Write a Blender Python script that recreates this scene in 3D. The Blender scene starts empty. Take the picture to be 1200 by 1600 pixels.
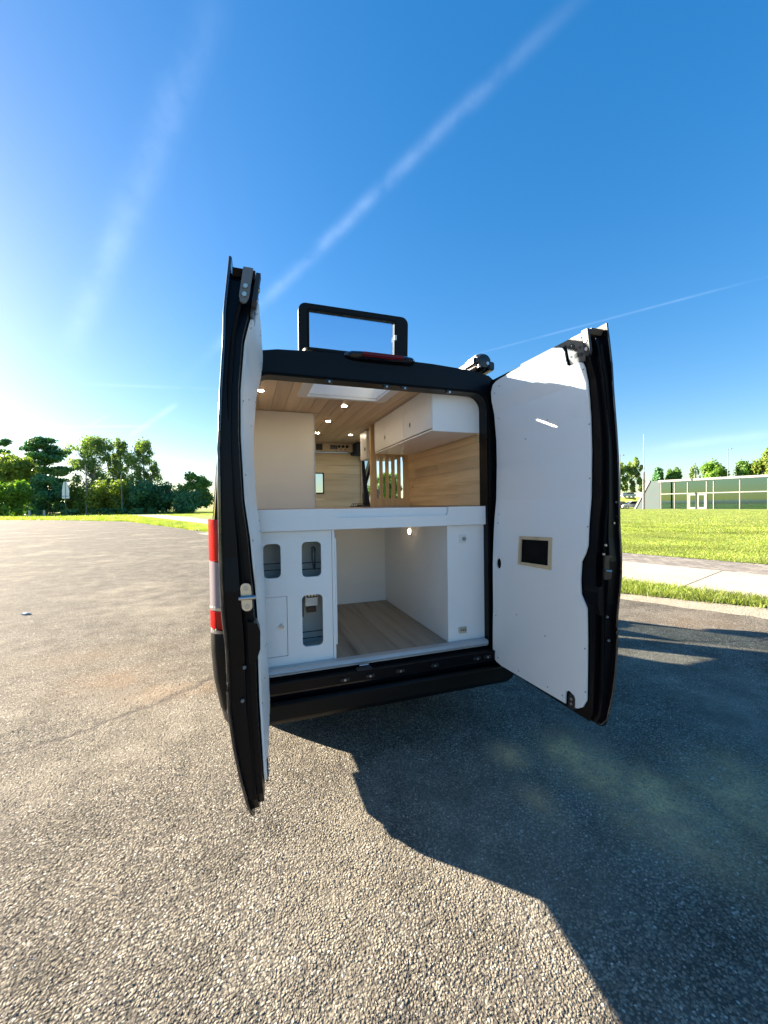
import bpy, bmesh, math, random
import numpy as np
from mathutils import Vector, Matrix
from mathutils.geometry import tessellate_polygon

sc = bpy.context.scene
col = sc.collection
R = math.radians
rng = random.Random(7)

# ------------------------------------------------------------------ camera
CAM = Vector((-0.838, -2.415, 1.581))
cr = Vector((0.94535, -0.32573, -0.01435)); cu = Vector((0.01989, 0.01368, 0.99971)); cf = Vector((0.32544, 0.94536, -0.01941))
cam_data = bpy.data.cameras.new('camera')
cam = bpy.data.objects.new('camera', cam_data); col.objects.link(cam)
cam.matrix_world = Matrix(((cr.x, cu.x, -cf.x, CAM.x), (cr.y, cu.y, -cf.y, CAM.y), (cr.z, cu.z, -cf.z, CAM.z), (0, 0, 0, 1)))
cam_data.sensor_fit = 'VERTICAL'; cam_data.sensor_height = 24.0
cam_data.lens = 621.09 / 1600 * 24.0
cam_data.clip_start = 0.02; cam_data.clip_end = 5000
sc.camera = cam

# ------------------------------------------------------------------ sun, sky, exposure
SUN_H = Vector((-0.74, 0.67)).normalized(); SUN_EL = R(18.0)
SUN = Vector((SUN_H.x * math.cos(SUN_EL), SUN_H.y * math.cos(SUN_EL), math.sin(SUN_EL)))
sl = bpy.data.lights.new('sun', 'SUN'); sl.energy = 5.0; sl.angle = R(0.5); sl.color = (1.0, 0.885, 0.71)
so = bpy.data.objects.new('sun', sl); col.objects.link(so)
so.rotation_euler = (-SUN).to_track_quat('-Z', 'Y').to_euler(); so.location = (-30, 30, 40)

world = bpy.data.worlds.new("World"); sc.world = world; world.use_nodes = True
wn = world.node_tree; wn.nodes.clear(); W = wn.nodes.new; WL = wn.links.new
wout = W('ShaderNodeOutputWorld'); bg = W('ShaderNodeBackground'); WL(bg.outputs[0], wout.inputs[0])
sky = W('ShaderNodeTexSky'); sky.sky_type = 'NISHITA'; sky.sun_disc = False
sky.sun_elevation = SUN_EL; sky.sun_rotation = math.atan2(SUN_H.x, SUN_H.y)
sky.air_density = 1.0; sky.dust_density = 0.5; sky.ozone_density = 2.5; sky.altitude = 50
bg.inputs['Strength'].default_value = 0.05
hsv = W('ShaderNodeHueSaturation'); hsv.inputs['Saturation'].default_value = 1.72; hsv.inputs['Hue'].default_value = .508
g0 = W('ShaderNodeVectorMath'); g0.operation = 'MULTIPLY'; g0.inputs[1].default_value = (.1, .1, .1); WL(sky.outputs[0], g0.inputs[0])
g1 = W('ShaderNodeGamma'); g1.inputs[1].default_value = .66; WL(g0.outputs[0], g1.inputs[0])
g2 = W('ShaderNodeVectorMath'); g2.operation = 'MULTIPLY'; g2.inputs[1].default_value = (5.9, 5.9, 5.9); WL(g1.outputs[0], g2.inputs[0])
WL(g2.outputs[0], hsv.inputs['Color'])
tc = W('ShaderNodeTexCoord')
def wm(op, a, b=None, c=None):
    n = W('ShaderNodeMath'); n.operation = op
    for i, v in enumerate((a, b, c)):
        if v is None: continue
        if isinstance(v, (int, float)): n.inputs[i].default_value = v
        else: WL(v, n.inputs[i])
    return n.outputs[0]
def wdot(v):
    n = W('ShaderNodeVectorMath'); n.operation = 'DOT_PRODUCT'
    WL(tc.outputs['Generated'], n.inputs[0]); n.inputs[1].default_value = v
    return n.outputs['Value']
nz = W('ShaderNodeTexNoise'); nz.inputs['Scale'].default_value = 14; nz.inputs['Detail'].default_value = 5
WL(tc.outputs['Generated'], nz.inputs['Vector'])
total = None
# old vapour trails: great circles between two directions, with an angular width and a strength
for d1, d2, wd, amp in [((-0.1065, 0.9501, 0.2931), (0.461, 0.4971, 0.7351), .0115, .27),
                        ((-0.3321, 0.9103, 0.247), (-0.0364, 0.6639, 0.747), .022, .22),
                        ((0.5031, 0.7944, 0.3404), (0.8274, 0.4227, 0.3699), .0018, .17),
                        ((-0.4836, 0.8644, 0.1375), (-0.1972, 0.965, 0.173), .003, .28),
                        ((-0.2265, 0.962, 0.1523), (-0.1412, 0.9646, 0.2227), .005, .30),
                        ((0.7882, 0.6061, 0.1066), (0.8849, 0.4511, 0.1161), .008, .22),
                        ((-0.2962, 0.9239, 0.242), (-0.0569, 0.9633, 0.2623), .003, .12),
                        ((-0.2931, 0.9415, 0.1663), (-0.2613, 0.9465, 0.1896), .003, .25)]:
    a = Vector(d1).normalized(); b = Vector(d2).normalized(); n = a.cross(b).normalized(); m = (a + b).normalized()
    half = a.dot(m)
    dist = wm('DIVIDE', wdot(n), wd)
    g = wm('POWER', 2.718, wm('MULTIPLY', wm('MULTIPLY', dist, dist), -1.0))
    e = W('ShaderNodeMapRange'); e.interpolation_type = 'SMOOTHSTEP'
    WL(wdot(m), e.inputs[0]); e.inputs[1].default_value = half - (1 - half) * .5; e.inputs[2].default_value = 1.0 if wd > .01 else half + (1 - half) * .6
    v = wm('MULTIPLY', wm('MULTIPLY', g, e.outputs[0]), amp)
    total = v if total is None else wm('ADD', total, v)
br = W('ShaderNodeMapRange'); WL(nz.outputs['Fac'], br.inputs[0]); br.inputs[1].default_value = .3; br.inputs[2].default_value = .72
br.inputs[3].default_value = .2; br.inputs[4].default_value = 1.4
total = wm('MULTIPLY', wm('MULTIPLY', total, br.outputs[0]), .26)
mixw = W('ShaderNodeMix'); mixw.data_type = 'RGBA'
WL(total, mixw.inputs[0]); WL(hsv.outputs[0], mixw.inputs[6])
mixw.inputs[7].default_value = (7.0, 8.0, 9.5, 1)
WL(mixw.outputs[2], bg.inputs['Color'])

sc.view_settings.view_transform = 'Standard'; sc.view_settings.look = 'None'
sc.view_settings.exposure = 2.68; sc.view_settings.gamma = 1.0; sc.view_settings.use_curve_mapping = False

# ------------------------------------------------------------------ materials
M = {}
def newmat(name):
    m = bpy.data.materials.new(name); m.use_nodes = True
    nt = m.node_tree; p = nt.nodes['Principled BSDF']
    M[name] = m
    return m, nt, p
def nd(nt, t, **kw):
    n = nt.nodes.new(t)
    for k, v in kw.items(): setattr(n, k, v)
    return n
def ramp(nt, src, stops, interp='LINEAR'):
    r = nt.nodes.new('ShaderNodeValToRGB'); r.color_ramp.interpolation = interp
    while len(r.color_ramp.elements) < len(stops): r.color_ramp.elements.new(.5)
    for e, (p, c) in zip(r.color_ramp.elements, stops):
        e.position = p; e.color = (c[0], c[1], c[2], 1)
    nt.links.new(src, r.inputs[0]); return r.outputs[0]
def noise(nt, scale, detail=4, vec=None, rough=.5):
    n = nt.nodes.new('ShaderNodeTexNoise'); n.inputs['Scale'].default_value = scale; n.inputs['Detail'].default_value = detail
    n.inputs['Roughness'].default_value = rough
    if vec is not None: nt.links.new(vec, n.inputs['Vector'])
    return n.outputs['Fac']
def mixc(nt, fac, a, b, mode='MIX'):
    n = nt.nodes.new('ShaderNodeMix'); n.data_type = 'RGBA'; n.blend_type = mode
    for i, v in ((0, fac), (6, a), (7, b)):
        if isinstance(v, (int, float)): n.inputs[i].default_value = v
        elif isinstance(v, tuple): n.inputs[i].default_value = (v[0], v[1], v[2], 1)
        else: nt.links.new(v, n.inputs[i])
    return n.outputs[2]
def mth(nt, op, a, b=None, c=None, clamp=False):
    n = nt.nodes.new('ShaderNodeMath'); n.operation = op; n.use_clamp = clamp
    for i, v in enumerate((a, b, c)):
        if v is None: continue
        if isinstance(v, (int, float)): n.inputs[i].default_value = v
        else: nt.links.new(v, n.inputs[i])
    return n.outputs[0]
def bump(nt, p, h, strength=.3, dist=.01):
    b = nt.nodes.new('ShaderNodeBump'); b.inputs['Strength'].default_value = strength; b.inputs['Distance'].default_value = dist
    nt.links.new(h, b.inputs['Height']); nt.links.new(b.outputs[0], p.inputs['Normal'])
def simple(name, c, rough=.5, metal=0., coat=0., var=.12, vscale=6., bmp=0., spec=None):
    m, nt, p = newmat(name)
    co = nd(nt, 'ShaderNodeTexCoord').outputs['Object']
    n = noise(nt, vscale, 5, co)
    lo = tuple(x * (1 - var) for x in c); hi = tuple(min(1, x * (1 + var)) for x in c)
    nt.links.new(ramp(nt, n, [(.3, lo), (.7, hi)]), p.inputs['Base Color'])
    rr = nd(nt, 'ShaderNodeMapRange'); nt.links.new(n, rr.inputs[0])
    rr.inputs[3].default_value = max(.02, rough * .8); rr.inputs[4].default_value = min(1, rough * 1.2)
    nt.links.new(rr.outputs[0], p.inputs['Roughness'])
    p.inputs['Metallic'].default_value = metal; p.inputs['Coat Weight'].default_value = coat
    if spec is not None: p.inputs['Specular IOR Level'].default_value = spec
    if bmp: bump(nt, p, noise(nt, 220, 3, co), bmp, .002)
    return m
simple('black_paint', (.003, .0035, .006), .15, coat=.35, var=.15, spec=.4)
simple('black_gloss', (.006, .006, .009), .28, coat=1., var=.05)
simple('black_inner', (.0022, .0024, .004), .35, var=.2, bmp=.05, spec=.18)
simple('black_plastic', (.0028, .0028, .0032), .5, var=.15, bmp=.2, spec=.2)
simple('rubber', (.003, .003, .003), .7, var=.2, spec=.15)
simple('white_board', (.87, .86, .845), .38, var=.02, vscale=2)
simple('white_door_panel', (.87, .86, .84), .42, var=.02, vscale=2)
simple('white_plastic', (.78, .78, .76), .3, var=.02)
simple('recess_grey', (.33, .33, .31), .6, var=.08)
simple('niche_grey', (.55, .56, .53), .6, var=.05)
simple('hook_grey', (.13, .14, .15), .45, var=.1)
simple('primer', (.095, .086, .076), .4, var=.06)
simple('steel', (.45, .45, .46), .35, metal=1., var=.1)
simple('zinc', (.62, .58, .48), .35, metal=.8, var=.1)
simple('dark_metal', (.016, .018, .022), .5, metal=.0, var=.1)
simple('dark_device', (.012, .012, .014), .3, var=.2)
simple('alu_sill', (.50, .51, .52), .45, metal=.3, var=.08)
simple('curtain', (.02, .03, .06), .8, var=.2)
simple('beige_board', (.80, .75, .65), .5, var=.03, vscale=1.5)
simple('counter_top', (.42, .27, .23), .4, var=.15)
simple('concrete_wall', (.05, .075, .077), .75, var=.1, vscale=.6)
simple('mullion', (.21, .205, .20), .45, var=.05)
simple('roofing', (.45, .45, .43), .6, var=.08)
simple('lamp_steel', (.14, .15, .15), .6, metal=.0, var=.1)
simple('pole_dark', (.07, .05, .05), .6, var=.1)
simple('pole_white', (.30, .30, .31), .5, var=.05)
simple('sign_back', (.85, .86, .88), .5, metal=0, var=.06)
simple('bollard_stone', (.5, .48, .44), .8, var=.1)
simple('car_black', (.01, .012, .02), .2, coat=1., var=.1)
simple('car_white', (.42, .42, .44), .3, coat=.8, var=.03)
simple('car_silver', (.35, .38, .42), .3, metal=.5, coat=.8, var=.05)
simple('car_glass', (.02, .025, .03), .1, var=.1)
simple('tyre', (.012, .012, .012), .8, var=.1)
simple('car_red', (.35, .02, .02), .3, var=.1)
simple('paper', (.92, .86, .84), .7, var=.06, vscale=30)
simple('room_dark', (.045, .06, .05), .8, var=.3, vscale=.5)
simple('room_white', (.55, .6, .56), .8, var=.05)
simple('bank_grey', (.20, .22, .23), .9, var=.2, vscale=.4)
simple('pine_light', (.62, .44, .24), .5, var=.1)
simple('leather_seat', (.02, .02, .025), .6, var=.1)

def wood(name, base, dark, axis, scale=14, rough=.5, knots=True, island=.1):
    m, nt, p = newmat(name)
    co = nd(nt, 'ShaderNodeTexCoord').outputs['Object']
    mp = nd(nt, 'ShaderNodeMapping'); nt.links.new(co, mp.inputs[0])
    s = [scale, scale, scale]; s[axis] = scale * .07; mp.inputs['Scale'].default_value = s
    oi = nd(nt, 'ShaderNodeObjectInfo')
    cx = nd(nt, 'ShaderNodeCombineXYZ'); off = mth(nt, 'MULTIPLY', oi.outputs['Random'], 37.)
    for i in range(3): nt.links.new(off, cx.inputs[i])
    nt.links.new(cx.outputs[0], mp.inputs['Location'])
    n1 = noise(nt, 1.0, 8, mp.outputs[0], .6)
    c = ramp(nt, n1, [(.28, dark), (.5, base), (.75, tuple(min(1, x * 1.12) for x in base))])
    tint = mth(nt, 'MULTIPLY_ADD', oi.outputs['Random'], island * 2, 1 - island)
    cc = nd(nt, 'ShaderNodeCombineColor')
    for i in range(3): nt.links.new(tint, cc.inputs[i])
    c = mixc(nt, 1., c, cc.outputs[0], 'MULTIPLY')
    if knots:
        v = nd(nt, 'ShaderNodeTexVoronoi'); v.inputs['Scale'].default_value = 3.2
        mp2 = nd(nt, 'ShaderNodeMapping'); nt.links.new(co, mp2.inputs[0]); nt.links.new(cx.outputs[0], mp2.inputs['Location'])
        s2 = [1.7, 1.7, 1.7]; s2[axis] = .8; mp2.inputs['Scale'].default_value = s2
        nt.links.new(mp2.outputs[0], v.inputs['Vector'])
        k = nd(nt, 'ShaderNodeMapRange'); nt.links.new(v.outputs['Distance'], k.inputs[0])
        k.inputs[1].default_value = .035; k.inputs[2].default_value = .075; k.inputs[3].default_value = .75; k.inputs[4].default_value = 0
        c = mixc(nt, k.outputs[0], c, tuple(x * .35 for x in dark))
    nt.links.new(c, p.inputs['Base Color']); p.inputs['Roughness'].default_value = rough
    bump(nt, p, n1, .15, .002)
    return m
wood('wood_ceiling', (.66, .51, .345), (.52, .385, .24), 1, 16, .45)
wood('wood_wall', (.80, .60, .35), (.64, .44, .22), 1, 16, .5)
wood('wood_bulkhead', (.80, .66, .46), (.64, .49, .30), 0, 16, .5)
wood('wood_panel', (.74, .52, .28), (.58, .38, .18), 2, 16, .5, knots=False)
wood('wood_frame', (.62, .47, .29), (.48, .33, .18), 2, 20, .5, knots=False)
wood('vinyl_floor', (.34, .275, .20), (.13, .10, .075), 1, 11, .5, knots=False, island=.12)

def glassy(name, tint, mixf, rough=.02):
    m, nt, p = newmat(name)
    nt.nodes.remove(p); out = nt.nodes['Material Output']
    t = nd(nt, 'ShaderNodeBsdfTransparent'); t.inputs[0].default_value = (*tint, 1)
    g = nd(nt, 'ShaderNodeBsdfGlossy'); g.inputs['Roughness'].default_value = rough
    g.inputs[0].default_value = (.30, .50, .53, 1) if name == 'facade_glass' else (.9, .9, .9, 1)
    f = nd(nt, 'ShaderNodeLayerWeight'); f.inputs[0].default_value = .5
    mx = nd(nt, 'ShaderNodeMixShader')
    k = mth(nt, 'ADD', mth(nt, 'MULTIPLY', mth(nt, 'POWER', f.outputs['Facing'], 4.), .6), .04 + mixf, clamp=True)
    nt.links.new(k, mx.inputs[0]); nt.links.new(t.outputs[0], mx.inputs[1]); nt.links.new(g.outputs[0], mx.inputs[2])
    nt.links.new(mx.outputs[0], out.inputs[0])
    return m
glassy('clear_acrylic', (.76, .83, .90), .10, .04)
glassy('car_window', (.55, .6, .6), .0)
glassy('facade_glass', (.15, .29, .29), .36)

def lens(name, c, trans):
    m, nt, p = newmat(name)
    p.inputs['Base Color'].default_value = (*c, 1); p.inputs['Roughness'].default_value = .12
    p.inputs['Coat Weight'].default_value = .15
    tr = nd(nt, 'ShaderNodeBsdfTranslucent'); tr.inputs[0].default_value = (*trans, 1)
    wv = nd(nt, 'ShaderNodeTexWave'); wv.inputs['Scale'].default_value = 22; wv.bands_direction = 'Z'
    co = nd(nt, 'ShaderNodeTexCoord'); nt.links.new(co.outputs['Object'], wv.inputs['Vector'])
    bump(nt, p, wv.outputs['Fac'], .15, .004)
    mx = nd(nt, 'ShaderNodeMixShader'); mx.inputs[0].default_value = .5
    nt.links.new(p.outputs[0], mx.inputs[1]); nt.links.new(tr.outputs[0], mx.inputs[2])
    nt.links.new(mx.outputs[0], nt.nodes['Material Output'].inputs[0])
lens('red_lens', (.75, .004, .004), (1., .015, .008))
lens('clear_lens', (.46, .40, .44), (.6, .5, .55))
lens('brake_lens', (.22, .006, .008), (.3, .006, .006))

def emit(name, c, s):
    m, nt, p = newmat(name)
    p.inputs['Emission Color'].default_value = (*c, 1); p.inputs['Emission Strength'].default_value = s
    p.inputs['Base Color'].default_value = (.8, .8, .8, 1)
emit('led_warm', (1, .82, .58), 32.0)
emit('led_soft', (1, .7, .38), 9.0)

def foliage(name, c1, c2, c3, trans=.35):
    m, nt, p = newmat(name)
    g = nd(nt, 'ShaderNodeNewGeometry')
    co = nd(nt, 'ShaderNodeTexCoord').outputs['Object']
    c = ramp(nt, g.outputs['Random Per Island'], [(0, c1), (.5, c2), (1, c3)])
    n = noise(nt, .35, 3, co)
    k = nd(nt, 'ShaderNodeMapRange'); nt.links.new(n, k.inputs[0]); k.inputs[1].default_value = .35; k.inputs[2].default_value = .65
    k.inputs[3].default_value = .65; k.inputs[4].default_value = 1.3
    cc = nd(nt, 'ShaderNodeCombineColor')
    for i in range(3): nt.links.new(k.outputs[0], cc.inputs[i])
    c = mixc(nt, 1., c, cc.outputs[0], 'MULTIPLY')
    nt.links.new(c, p.inputs['Base Color']); p.inputs['Roughness'].default_value = .55; p.inputs['Specular IOR Level'].default_value = .3
    tr = nd(nt, 'ShaderNodeBsdfTranslucent'); nt.links.new(mixc(nt, 1., c, (1.3, 1.5, .5), 'MULTIPLY'), tr.inputs[0])
    mx = nd(nt, 'ShaderNodeMixShader'); mx.inputs[0].default_value = trans
    nt.links.new(p.outputs[0], mx.inputs[1]); nt.links.new(tr.outputs[0], mx.inputs[2])
    nt.links.new(mx.outputs[0], nt.nodes['Material Output'].inputs[0])
foliage('leaf_dark', (0.041, 0.121, 0.055), (0.069, 0.189, 0.076), (0.138, 0.293, 0.090), .2)
foliage('leaf_mid', (0.068, 0.163, 0.039), (0.118, 0.233, 0.049), (0.209, 0.325, 0.068))
foliage('leaf_yellow', (0.116, 0.174, 0.029), (0.194, 0.253, 0.039), (0.290, 0.330, 0.057))
foliage('leaf_bright', (0.078, 0.171, 0.023), (0.139, 0.264, 0.031), (0.217, 0.341, 0.046))
foliage('leaf_pale', (0.112, 0.186, 0.061), (0.186, 0.260, 0.087), (0.298, 0.372, 0.134))
foliage('grass_blade', (.11, .17, .03), (.22, .27, .05), (.38, .38, .11), .4)
simple('bark', (.10, .08, .06), .9, var=.3, vscale=3)
simple('bark_pale', (.3, .28, .25), .9, var=.3, vscale=3)

def ground_mats():
    # asphalt: exposed chippings in a dusty tan binder
    m, nt, p = newmat('asphalt')
    co = nd(nt, 'ShaderNodeTexCoord').outputs['Object']
    cb = nd(nt, 'ShaderNodeSeparateXYZ'); nt.links.new(co, cb.inputs[0])
    # slight domain warp
    wn_ = nd(nt, 'ShaderNodeTexNoise'); wn_.inputs['Scale'].default_value = 40; nt.links.new(co, wn_.inputs['Vector'])
    add = nd(nt, 'ShaderNodeVectorMath', operation='MULTIPLY_ADD'); nt.links.new(wn_.outputs['Color'], add.inputs[0])
    add.inputs[1].default_value = (.012, .012, .012); nt.links.new(co, add.inputs[2])
    v = nd(nt, 'ShaderNodeTexVoronoi'); v.inputs['Scale'].default_value = 104; nt.links.new(add.outputs[0], v.inputs['Vector'])
    v2 = nd(nt, 'ShaderNodeTexVoronoi'); v2.inputs['Scale'].default_value = 190; nt.links.new(add.outputs[0], v2.inputs['Vector'])
    sep = nd(nt, 'ShaderNodeSeparateColor'); nt.links.new(v.outputs['Color'], sep.inputs[0])
    chips = ramp(nt, sep.outputs[0], [(0, (.080, .070, .058)), (.30, (.160, .140, .112)), (.75, (.250, .220, .172)), (.95, (.315, .28, .222)), (.985, (.45, .42, .37)), (1, (.54, .51, .46))])
    edge = nd(nt, 'ShaderNodeMapRange'); nt.links.new(v.outputs['Distance'], edge.inputs[0])
    edge.inputs[1].default_value = .35; edge.inputs[2].default_value = .75
    c = mixc(nt, edge.outputs[0], chips, (.080, .072, .062))
    big = noise(nt, .55, 6, co, .6)
    mid = noise(nt, 3.2, 6, co, .65)
    dust = nd(nt, 'ShaderNodeMapRange'); nt.links.new(big, dust.inputs[0]); dust.inputs[1].default_value = .50; dust.inputs[2].default_value = .70
    dust.inputs[4].default_value = .5
    c = mixc(nt, dust.outputs[0], c, (.33, .29, .225))
    stain = nd(nt, 'ShaderNodeMapRange'); nt.links.new(noise(nt, 1.15, 7, co, .68), stain.inputs[0]); stain.inputs[1].default_value = .54; stain.inputs[2].default_value = .70
    stain.inputs[4].default_value = .45
    c = mixc(nt, stain.outputs[0], c, (.085, .075, .068))
    sm = nd(nt, 'ShaderNodeMapRange'); nt.links.new(mid, sm.inputs[0]); sm.inputs[1].default_value = .32; sm.inputs[2].default_value = .68
    sm.inputs[3].default_value = .74; sm.inputs[4].default_value = 1.3
    cc = nd(nt, 'ShaderNodeCombineColor')
    for i in range(3): nt.links.new(sm.outputs[0], cc.inputs[i])
    c = mixc(nt, 1., c, cc.outputs[0], 'MULTIPLY')
    # sandy dirt patches that lie on the lot
    mask = None
    for (x, y, rx, ry, a) in [(.70, -.34, .12, .12, .8), (.60, -.72, .09, .13, .5), (1.07, -.58, .20, .30, .95), (1.15, -.98, .24, .33, .9), (1.68, -1.1, .3, .35, .7),
                              (-2.03, 1.87, .5, .3, .10), (-1.5, 1.4, .45, .2, .12), (-2.5, 2.6, .7, .3, .06), (4.6, 1.1, .6, .4, .06)]:
        dx = mth(nt, 'DIVIDE', mth(nt, 'SUBTRACT', cb.outputs[0], x), rx); dy = mth(nt, 'DIVIDE', mth(nt, 'SUBTRACT', cb.outputs[1], y), ry)
        r2 = mth(nt, 'ADD', mth(nt, 'MULTIPLY', dx, dx), mth(nt, 'MULTIPLY', dy, dy))
        r2 = mth(nt, 'ADD', r2, mth(nt, 'MULTIPLY_ADD', mid, 4.0, -2.0))
        g = mth(nt, 'MULTIPLY', mth(nt, 'POWER', 2.718, mth(nt, 'MULTIPLY', r2, -1.)), a)
        mask = g if mask is None else mth(nt, 'MAXIMUM', mask, g)
    c = mixc(nt, mth(nt, 'MULTIPLY', mth(nt, 'MINIMUM', mask, 1.), mth(nt, 'MULTIPLY_ADD', sep.outputs[2], .5, .5)), c, (.85, .50, .24))
    # cracks and rough seams in the lot surface
    crack = None
    for (ax, ay, bx_, by_, wd) in [(-2.6, .70, -1.99, .90, .022), (-1.99, .90, -1.53, 1.20, .03), (-1.53, 1.20, -1.18, 1.54, .05), (2.2, 1.2, 4.8, .3, .02)]:
        L_ = math.hypot(bx_ - ax, by_ - ay); tx_, ty_ = (bx_ - ax) / L_, (by_ - ay) / L_
        px_ = mth(nt, 'SUBTRACT', cb.outputs[0], ax); py_ = mth(nt, 'SUBTRACT', cb.outputs[1], ay)
        al = mth(nt, 'ADD', mth(nt, 'MULTIPLY', px_, tx_), mth(nt, 'MULTIPLY', py_, ty_))
        ac = mth(nt, 'ADD', mth(nt, 'MULTIPLY', px_, -ty_), mth(nt, 'MULTIPLY', py_, tx_))
        ac = mth(nt, 'ADD', ac, mth(nt, 'MULTIPLY_ADD', mid, .35, -.175))
        over = mth(nt, 'SUBTRACT', mth(nt, 'ABSOLUTE', mth(nt, 'SUBTRACT', al, L_ / 2)), L_ / 2)
        over = mth(nt, 'MAXIMUM', over, 0.)
        dd_ = mth(nt, 'DIVIDE', mth(nt, 'ADD', mth(nt, 'MULTIPLY', ac, ac), mth(nt, 'MULTIPLY', over, over)), wd * wd)
        g = mth(nt, 'POWER', 2.718, mth(nt, 'MULTIPLY', dd_, -1.))
        crack = g if crack is None else mth(nt, 'MAXIMUM', crack, g)
    c = mixc(nt, mth(nt, 'MULTIPLY', crack, .6), c, (.07, .06, .055))
    nt.links.new(c, p.inputs['Base Color']); p.inputs['Roughness'].default_value = .9; p.inputs['Specular IOR Level'].default_value = .08
    # relief: domed chips with dark gaps; larger unevenness on top
    h1 = mth(nt, 'MULTIPLY', mth(nt, 'SUBTRACT', 1., v.outputs['Distance']), mth(nt, 'MULTIPLY_ADD', sep.outputs[1], .8, .5))
    h2 = mth(nt, 'MULTIPLY', v2.outputs['Distance'], -.35)
    rough_ = nd(nt, 'ShaderNodeMapRange'); nt.links.new(noise(nt, 5.5, 5, co, .6), rough_.inputs[0]); rough_.inputs[1].default_value = .35; rough_.inputs[2].default_value = .65
    rough_.inputs[3].default_value = .45; rough_.inputs[4].default_value = 1.25
    h = mth(nt, 'ADD', mth(nt, 'MULTIPLY', mth(nt, 'ADD', h1, h2), rough_.outputs[0]), mth(nt, 'MULTIPLY', mid, 1.1))
    h = mth(nt, 'ADD', h, mth(nt, 'MULTIPLY', noise(nt, 25, 3, co), .8))
    h = mth(nt, 'SUBTRACT', h, mth(nt, 'MULTIPLY', crack, .8))
    bump(nt, p, h, .85, .0078)
    # concrete
    m, nt, p = newmat('concrete')
    co = nd(nt, 'ShaderNodeTexCoord').outputs['Object']
    c = ramp(nt, noise(nt, 1.3, 8, co, .7), [(.3, (.36, .315, .245)), (.7, (.50, .445, .355))])
    oi = nd(nt, 'ShaderNodeObjectInfo'); c = mixc(nt, mth(nt, 'MULTIPLY', oi.outputs['Random'], .25), c, (.36, .315, .25))
    nt.links.new(c, p.inputs['Base Color']); p.inputs['Roughness'].default_value = .9
    bump(nt, p, noise(nt, 90, 4, co), .3, .004)
    m, nt, p = newmat('paver')
    g = nd(nt, 'ShaderNodeNewGeometry')
    c = ramp(nt, g.outputs['Random Per Island'], [(0, (.17, .15, .13)), (.5, (.23, .20, .17)), (1, (.30, .265, .22))])
    nt.links.new(c, p.inputs['Base Color']); p.inputs['Roughness'].default_value = .9
    # verge: sandy gravel
    m, nt, p = newmat('sandy_gravel')
    co = nd(nt, 'ShaderNodeTexCoord').outputs['Object']
    v = nd(nt, 'ShaderNodeTexVoronoi'); v.inputs['Scale'].default_value = 55; nt.links.new(co, v.inputs['Vector'])
    sep = nd(nt, 'ShaderNodeSeparateColor'); nt.links.new(v.outputs['Color'], sep.inputs[0])
    c = ramp(nt, sep.outputs[0], [(0, (.18, .15, .105)), (.5, (.36, .31, .225)), (1, (.56, .50, .40))])
    c = mixc(nt, mth(nt, 'MULTIPLY', noise(nt, 5, 5, co), .8), c, (.33, .275, .185))
    nt.links.new(c, p.inputs['Base Color']); p.inputs['Roughness'].default_value = .95
    bump(nt, p, v.outputs['Distance'], .8, .01)
    # lawn
    m, nt, p = newmat('lawn')
    co = nd(nt, 'ShaderNodeTexCoord').outputs['Object']
    n1 = noise(nt, .8, 6, co, .7); n2 = noise(nt, 14, 5, co, .7)
    c = ramp(nt, n2, [(.25, (.12, .165, .03)), (.5, (.21, .265, .05)), (.75, (.36, .37, .11))])
    c = mixc(nt, mth(nt, 'MULTIPLY', n1, .55), c, (.28, .32, .07))
    nt.links.new(c, p.inputs['Base Color']); p.inputs['Roughness'].default_value = .9; p.inputs['Specular IOR Level'].default_value = .15
    bump(nt, p, mth(nt, 'ADD', n2, noise(nt, 60, 4, co)), .9, .06)
    m, nt, p = newmat('verge_soil')
    co = nd(nt, 'ShaderNodeTexCoord').outputs['Object']
    n2 = noise(nt, 9, 6, co, .7)
    c = ramp(nt, n2, [(.35, (.08, .12, .025)), (.56, (.16, .20, .04)), (.74, (.26, .235, .12))])
    nt.links.new(c, p.inputs['Base Color']); p.inputs['Roughness'].default_value = .95
    bump(nt, p, mth(nt, 'ADD', n2, noise(nt, 70, 4, co)), .9, .05)
    m, nt, p = newmat('far_ground')
    co = nd(nt, 'ShaderNodeTexCoord').outputs['Object']
    c = ramp(nt, noise(nt, .05, 6, co, .7), [(.3, (.06, .09, .02)), (.7, (.11, .14, .04))])
    nt.links.new(c, p.inputs['Base Color']); p.inputs['Roughness'].default_value = .95
ground_mats()

# ------------------------------------------------------------------ builders
def link(name, me, mat, parent=None):
    o = bpy.data.objects.new(name, me); col.objects.link(o)
    if mat: me.materials.append(M[mat])
    if parent is not None: o.parent = parent
    return o
def mesh(name, vs, fs, mat, parent=None, smooth=False):
    me = bpy.data.meshes.new(name); me.from_pydata([tuple(v) for v in vs], [], fs); me.update()
    if smooth: me.polygons.foreach_set('use_smooth', [True] * len(me.polygons))
    return link(name, me, mat, parent)
def tag(o, label=None, cat=None, group=None, kind=None):
    if label: o['label'] = label
    if cat: o['category'] = cat
    if group: o['group'] = group
    if kind: o['kind'] = kind
    return o
def empty(name, loc=(0, 0, 0), rz=0.):
    o = bpy.data.objects.new(name, None); col.objects.link(o); o.location = loc; o.rotation_euler.z = rz
    o.empty_display_size = .3; return o
def from_bm(name, bm, mat, parent=None, smooth=False):
    bmesh.ops.recalc_face_normals(bm, faces=bm.faces)
    me = bpy.data.meshes.new(name); bm.to_mesh(me); bm.free()
    if smooth:
        me.polygons.foreach_set('use_smooth', [True] * len(me.polygons))
        try: me.set_sharp_from_angle(angle=R(35))
        except Exception: pass
    return link(name, me, mat, parent)
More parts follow.
